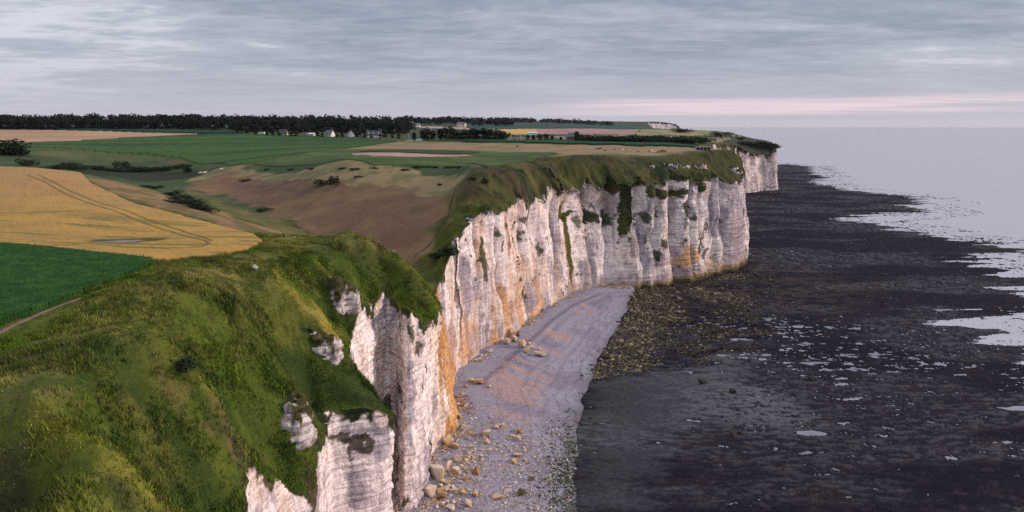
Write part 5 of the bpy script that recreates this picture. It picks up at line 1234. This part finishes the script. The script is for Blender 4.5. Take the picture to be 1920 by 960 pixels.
def car(px, py, rot, label):
    e = empty('parked_car', px, py, rot, label, 'car')
    prof = [(-2.05,.35),(-2.1,.75),(-1.75,.92),(-1.2,1.0),(-.65,1.45),(.75,1.48),(1.45,1.0),(2.0,.9),(2.1,.6),(2.05,.35)]
    n = len(prof); V = np.array([(x_, s_*(.85 if z_ < 1.2 else .68), z_) for s_ in (-1, 1) for x_, z_ in prof])
    F = [(i, (i+1) % n, n+(i+1) % n, n+i) for i in range(n)]
    me = bpy.data.meshes.new('body'); me.from_pydata([tuple(v) for v in V], [], F+[tuple(range(n))[::-1], tuple(range(n, 2*n))]); me.materials.append(M['carwhite'])
    o = bpy.data.objects.new('body', me); col.objects.link(o); o.parent = e
    for s_ in (-1, 1):
        part('window', box(-.7, .95, s_*.80-.03, s_*.80+.03, 1.03, 1.38), 'glass', e)
        for x_ in (-1.3, 1.3): part('wheel', tube([(x_, s_*.72-.1, .32), (x_, s_*.72+.1, .32)], [.32, .32], 14), 'rubber', e)
car(763.5, 265.2, R(8), 'white car parked left of the thin white mast'); car(769.8, 265.2, R(-5), 'white car parked right of the thin white mast')

# poles
def pole(px, py, hgt, label, m='wood', arm=True, loc=None, name='utility_pole'):
    e = empty(name, px, py, R(15), label, 'pole', None, loc)
    part('shaft', tube([(0, 0, -.5), (0, 0, hgt*.5), (0, 0, hgt)], [.16, .14, .10], 8), m, e)
    if arm:
        part('crossarm', box(-.9, .9, -.07, .07, hgt-.6, hgt-.46), m, e)
        for x_ in (-.75, 0, .75): part('insulator', box(x_-.05, x_+.05, -.05, .05, hgt-.458, hgt-.25), 'metal', e)
pole(458, 251, 9.5, 'thin dark pole against the wood at the left end of the village'); pole(541.5, 255.5, 10, 'pale wooden utility pole to the right of the dark barn')
pole(568.7, 255.5, 8.5, 'wooden utility pole above the small pale grey shed'); pole(767, 265.5, 9, 'thin white mast standing between two white cars', 'metal', False, name='mast')
for px, py, h_ in [(462,441.5,1.2),(472,439,1.2),(480,440,1.2),(492,443,1.2),(517,447,1.3),(503,445,1.2)]:
    x0, y0, z0 = land_at(px, py)
    o = part('fence_post', tube([(0, 0, -.3), (.01, 0, h_*.6), (.03, 0, h_)], [.08, .075, .065], 7), 'wood', None); o.location = (x0, y0, z0)
    tag(o, 'weathered wooden fence post at the corner of the golden wheat field', 'fence post', 'fence posts at the wheat corner')
# fallen white board on the yellow crest
e = empty('notice_board', 477, 505.5, R(-35), 'white board tilted in the grass at the top of the yellow crest', 'board')
part('panel', box(-.75, .75, -.03, .03, .25, .95), 'carwhite', e); 
for x_ in (-.6, .6): part('leg', tube([(x_, .07, -.3), (x_, .07, 1.0)], [.045, .045], 7), 'wood', e)
e.rotation_euler = (R(-22), R(18), R(-35))

# ------------------------------------------------------------------ animals and the hiker: one skin each
def skin(name, verts, edges, rad_, m, parent=None, sub=2):
    me = bpy.data.meshes.new(name); me.from_pydata(verts, edges, []); o = bpy.data.objects.new(name, me); col.objects.link(o)
    md = o.modifiers.new('skin', 'SKIN'); md.use_smooth_shade = True
    for i, r_ in enumerate(rad_): o.data.skin_vertices[0].data[i].radius = r_ if isinstance(r_, tuple) else (r_, r_)
    o.data.skin_vertices[0].data[0].use_root = True
    s_ = o.modifiers.new('sub', 'SUBSURF'); s_.levels = sub; s_.render_levels = sub
    dg = bpy.context.evaluated_depsgraph_get(); nm = bpy.data.meshes.new_from_object(o.evaluated_get(dg)); nm.materials.clear(); nm.materials.append(m)
    bpy.data.objects.remove(o); o = bpy.data.objects.new(name, nm); col.objects.link(o); o.parent = parent
    return o
def hide(name, c1, c2, thr):
    m, N, b = mat(name); t = N.n('TexCoord'); f = N.noise(t.outputs['Object'], .9, 2.0, .4)
    N.put(b.inputs['Base Color'], N.mix(N.ramp(f, thr-.02, thr+.02), c1, c2)); b.inputs['Roughness'].default_value = .85; return m
M['cow_pied'] = hide('pied_hide', (.03,.025,.025), (.75,.70,.64), .52); M['cow_white'] = hide('white_hide', (.75,.70,.64), (.62,.55,.48), .6)
M['cow_dark'] = hide('dark_hide', (.028,.022,.022), (.05,.035,.03), .5); M['cow_brown'] = hide('brown_hide', (.10,.055,.03), (.16,.09,.05), .5); M['cow_cream'] = hide('cream_hide', (.72,.58,.42), (.60,.46,.32), .55)
cow_mesh = {}
def cow_shape(pose):
    z0 = 1.0; hz_ = {'graze': (.62, .28), 'stand': (1.38, 1.35), 'lie': (.85, .9)}[pose]; dzl = -.62 if pose == 'lie' else 0
    V = [(0,0,z0),(-.45,0,z0+.03),(-.85,0,z0+.05),(.45,0,z0+.02),(.85,0,z0+.08),(1.15,0,hz_[0]+.1),(1.42,0,hz_[1]+.05),(1.66,0,hz_[1]-.12)]
    E = [(0,1),(1,2),(0,3),(3,4),(4,5),(5,6),(6,7)]; Rr = [(.40,.42),(.38,.40),(.30,.34),(.38,.40),(.30,.34),(.17,.19),(.14,.15),(.09,.10)]
    for s_ in (-1, 1):
        n = len(V); V += [(.72,s_*.22,.72),(.74,s_*.22,.40),(.73,s_*.22,.04)]; E += [(4,n),(n,n+1),(n+1,n+2)]; Rr += [.13,.075,.065]
        n = len(V); V += [(-.80,s_*.22,.75),(-.72,s_*.23,.52),(-.90,s_*.22,.40),(-.86,s_*.22,.04)]; E += [(2,n),(n,n+1),(n+1,n+2),(n+2,n+3)]; Rr += [.17,.11,.07,.06]
        n = len(V); V += [(1.33,s_*.24,hz_[1]+.16)]; E += [(6,n)]; Rr += [.045]
    n = len(V); V += [(-1.12,0,z0+.12),(-1.17,0,.55)]; E += [(2,n),(n,n+1)]; Rr += [.05,.035]
    return [(x_, y_, max(z_+dzl, .05)) for x_, y_, z_ in V], E, Rr
def cow(px, py, rot, coat, pose, label, group=None):
    key = (coat, pose)
    if key not in cow_mesh:
        o = skin('cow', *cow_shape(pose), M[coat]); cow_mesh[key] = o.data; bpy.data.objects.remove(o)
    o = bpy.data.objects.new('cow', cow_mesh[key]); col.objects.link(o); o.location = land_at(px, py); o.rotation_euler[2] = rot
    tag(o, label, 'cow', group)
for q in [(1106,280,0,'cow_cream','graze','cream cow grazing at the left end of the clifftop herd'),(1120.5,281,2.8,'cow_dark','graze','dark cow grazing just right of the cream cow'),(1125.5,280.4,.2,'cow_dark','stand','dark cow standing behind the dark grazing cow'),
          (1134,283,.1,'cow_brown','lie','brown cow lying in the pasture by itself'),(1152.7,282.3,1.4,'cow_dark','stand','dark cow seen end on, alone in the middle of the herd'),(1168,282.6,.5,'cow_white','graze','white cow beside a pied cow in the middle of the herd'),
          (1172.7,283,1.7,'cow_pied','stand','pied black and white cow standing beside the white cow'),(1196,286,2.6,'cow_pied','graze','pied cow grazing close to the cliff edge'),(1217,285.3,1.0,'cow_brown','stand','brown cow at the left of the row near the cliff edge'),
          (1221.5,285.6,.2,'cow_white','stand','bright white cow in the row near the cliff edge'),(1228,285.6,3.0,'cow_cream','lie','cream cow lying between the white cow and the dark cows'),(1233,286,.1,'cow_dark','lie','dark cow lying in the row near the cliff edge'),
          (1239.5,285.8,.05,'cow_dark','stand','dark cow standing in the row near the cliff edge'),(1244,285.8,3.1,'cow_dark','graze','dark grazing cow beside the last pied cow of the row'),(1248.5,286,.1,'cow_pied','stand','pied cow at the right end of the row near the cliff edge'),
          (970,276.5,.3,'cow_dark','stand','lone dark cow in the tan pasture far left of the herd'),
          (374.5,326.5,1.3,'cow_white','stand','white cow seen end on at the left of the valley group'),(377.5,326.4,1.7,'cow_white','graze','white grazing cow, second in the valley group'),(381,326,1.5,'cow_pied','stand','pied cow in the middle of the valley group'),
          (383.5,326.5,.4,'cow_white','graze','large white cow at the right of the valley group'),(385.8,324.8,.2,'cow_cream','stand','cream cow behind the right end of the valley group'),(414,319.8,1.2,'cow_white','stand','white cow higher up the valley beside the dark hedge'),(417,318.9,2.0,'cow_white','graze','white grazing cow just above the standing one by the hedge')]:
    cow(*q)
M['skin'] = plain('skin', (.45,.28,.20), .6, .05); M['dark_cloth'] = plain('dark_cloth', (.02,.021,.032), .9, .2); M['hair'] = plain('hair', (.03,.02,.015), .7, .2)
def hiker(px, py, rot, label):
    x0, y0, z0 = land_at(px, py); e = empty('person', 0, 0, rot, label, 'person', None, (x0, y0, z0))
    V = [(0,0,.95),(0,0,1.15),(.02,0,1.36),(.03,0,1.48),(.05,0,1.60),(.06,0,1.70)]; E = [(0,1),(1,2),(2,3),(3,4),(4,5)]; Rr = [(.13,.16),(.12,.15),(.13,.19),.055,.095,.085]
    for s_, f_ in ((-1, .22), (1, -.22)):
        n = len(V); V += [(.02,s_*.19,1.38),(-f_*.5,s_*.23,1.12),(-f_*.4+.12,s_*.22,.90),(-f_*.4+.17,s_*.21,.82)]; E += [(2,n),(n,n+1),(n+1,n+2),(n+2,n+3)]; Rr += [.07,.05,.04,.04]
        n = len(V); V += [(f_*.3,s_*.10,.86),(f_*.9+.05,s_*.10,.50),(f_*1.3-.05,s_*.10,.10),(f_*1.3+.10,s_*.10,.04)]; E += [(0,n),(n,n+1),(n+1,n+2),(n+2,n+3)]; Rr += [.10,.07,.05,.045]
    body = skin('body', V, E, Rr, M['skin'], e)
    cl_ = [(0,0,.93),(0,0,1.15),(.02,0,1.36),(.03,0,1.44)]; ce = [(0,1),(1,2),(2,3)]; cr = [(.155,.185),(.145,.175),(.155,.215),.085]
    for s_, f_ in ((-1, .22), (1, -.22)):
        n = len(cl_); cl_ += [(.02,s_*.20,1.38),(-f_*.5,s_*.23,1.12),(-f_*.4+.12,s_*.22,.90)]; ce += [(2,n),(n,n+1),(n+1,n+2)]; cr += [.085,.065,.055]
        n = len(cl_); cl_ += [(f_*.3,s_*.10,.86),(f_*.9+.05,s_*.10,.50),(f_*1.3-.05,s_*.10,.12)]; ce += [(0,n),(n,n+1),(n+1,n+2)]; cr += [.12,.09,.07]
    skin('clothing', cl_, ce, cr, M['dark_cloth'], e); skin('hair', [(.045,0,1.66),(.04,0,1.735)], [(0,1)], [.098,.085], M['hair'], e, 2)
hiker(532, 446.8, R(200), 'person in dark clothes walking on the grass beside the wheat corner')
M['gull_white'] = plain('white_feathers', (.80,.80,.79), .8, .05); M['gull_grey'] = plain('grey_feathers', (.36,.38,.42), .8, .05); M['beak'] = plain('beak', (.6,.35,.05), .5, .05)
def gull(loc, rot, flying, label, s_=1.0):
    e = empty('gull', 0, 0, rot, label, 'bird', None, loc); e.scale = (s_, s_, s_)
    skin('body', [(0,0,.22),(.16,0,.25),(.26,0,.31),(.33,0,.33),(-.16,0,.21),(-.30,0,.20)], [(0,1),(1,2),(2,3),(0,4),(4,5)], [.10,.085,.05,.05,.075,.03], M['gull_white'], e)
    skin('beak', [(.37,0,.325),(.45,0,.315)], [(0,1)], [.016,.008], M['beak'], e, 1)
    for q in (-1, 1):
        if flying: skin('wing', [(.02,q*.07,.26),(.08,q*.35,.34),(-.05,q*.72,.30)], [(0,1),(1,2)], [(.03,.11),(.02,.09),(.01,.03)], M['gull_grey'], e, 1)
        else: skin('wing', [(.10,q*.09,.25),(-.14,q*.09,.23),(-.36,q*.04,.21)], [(0,1),(1,2)], [(.03,.07),(.025,.06),(.012,.02)], M['gull_grey'], e, 1)
        if not flying: skin('leg', [(.02,q*.04,.16),(.02,q*.04,.0)], [(0,1)], [.012,.012], M['beak'], e, 1)
x0, y0, z0 = land_at(551.5, 446.3); gull((x0, y0, z0), R(20), False, 'white gull standing in the grass near the walking person', 1.25)
x0, y0, z0 = land_at(568, 432.5); gull((x0, y0, z0), R(140), False, 'small white gull on the green valley floor beyond the walking person', 1.2)
gull(P(738, 472, 255), R(100), True, 'white gull gliding with spread wings below the brown hillside', 1.3)
gull((P(613, 796, 127.2)), R(-60), True, 'white gull gliding close to the near chalk face', 1.0)
# small boat
bxy = G(1838, 381, 0)
e = empty('motorboat', 0, 0, R(8), 'small white motorboat alone on the calm sea', 'boat', None, (bxy[0], bxy[1], .0))
st_ = [(-3.6,1.2,.9),(-2,1.35,.95),(0,1.4,1.0),(2,1.1,1.15),(3.4,.35,1.35),(3.9,.05,1.45)]
V = []; 
for x_, w_, h_ in st_: V += [(x_,-w_,h_),(x_,-w_*.75,.0),(x_,0,-.35),(x_,w_*.75,.0),(x_,w_,h_)]
F = [(i*5+j, i*5+j+1, i*5+j+6, i*5+j+5) for i in range(5) for j in range(4)]+[(i*5, i*5+5, i*5+9, i*5+4) for i in range(5)]+[(0,4,3,2)]
me = bpy.data.meshes.new('hull'); me.from_pydata(V, [], F); me.materials.append(M['carwhite']); o = bpy.data.objects.new('hull', me); col.objects.link(o); o.parent = e
part('cabin', box(-.8, 1.3, -.9, .9, .95, 2.3), 'carwhite', e); part('windscreen', box(1.3, 1.36, -.75, .75, 1.6, 2.15), 'glass', e); part('motor', box(-4.0, -3.6, -.3, .3, .2, 1.3), 'rubber', e)

# ------------------------------------------------------------------ the air
V, F = box(-41000, 41000, -4000, 41000, -1.6, 190)
m = bpy.data.materials.new('haze'); m.use_nodes = True; t = m.node_tree; t.nodes.clear()
o_ = t.nodes.new('ShaderNodeOutputMaterial'); pv = t.nodes.new('ShaderNodeVolumePrincipled')
pv.inputs['Color'].default_value = (.86, .86, .92, 1); pv.inputs['Density'].default_value = 1.3e-5; pv.inputs['Anisotropy'].default_value = .2
t.links.new(pv.outputs[0], o_.inputs['Volume'])
hz_o = mesh_np('haze', V, F, m, False); tag(hz_o, 'thin evening haze over the land and sea', 'haze', kind='stuff')
sc.cycles.volume_bounces = 0; sc.cycles.volume_max_steps = 64
#STAGE4
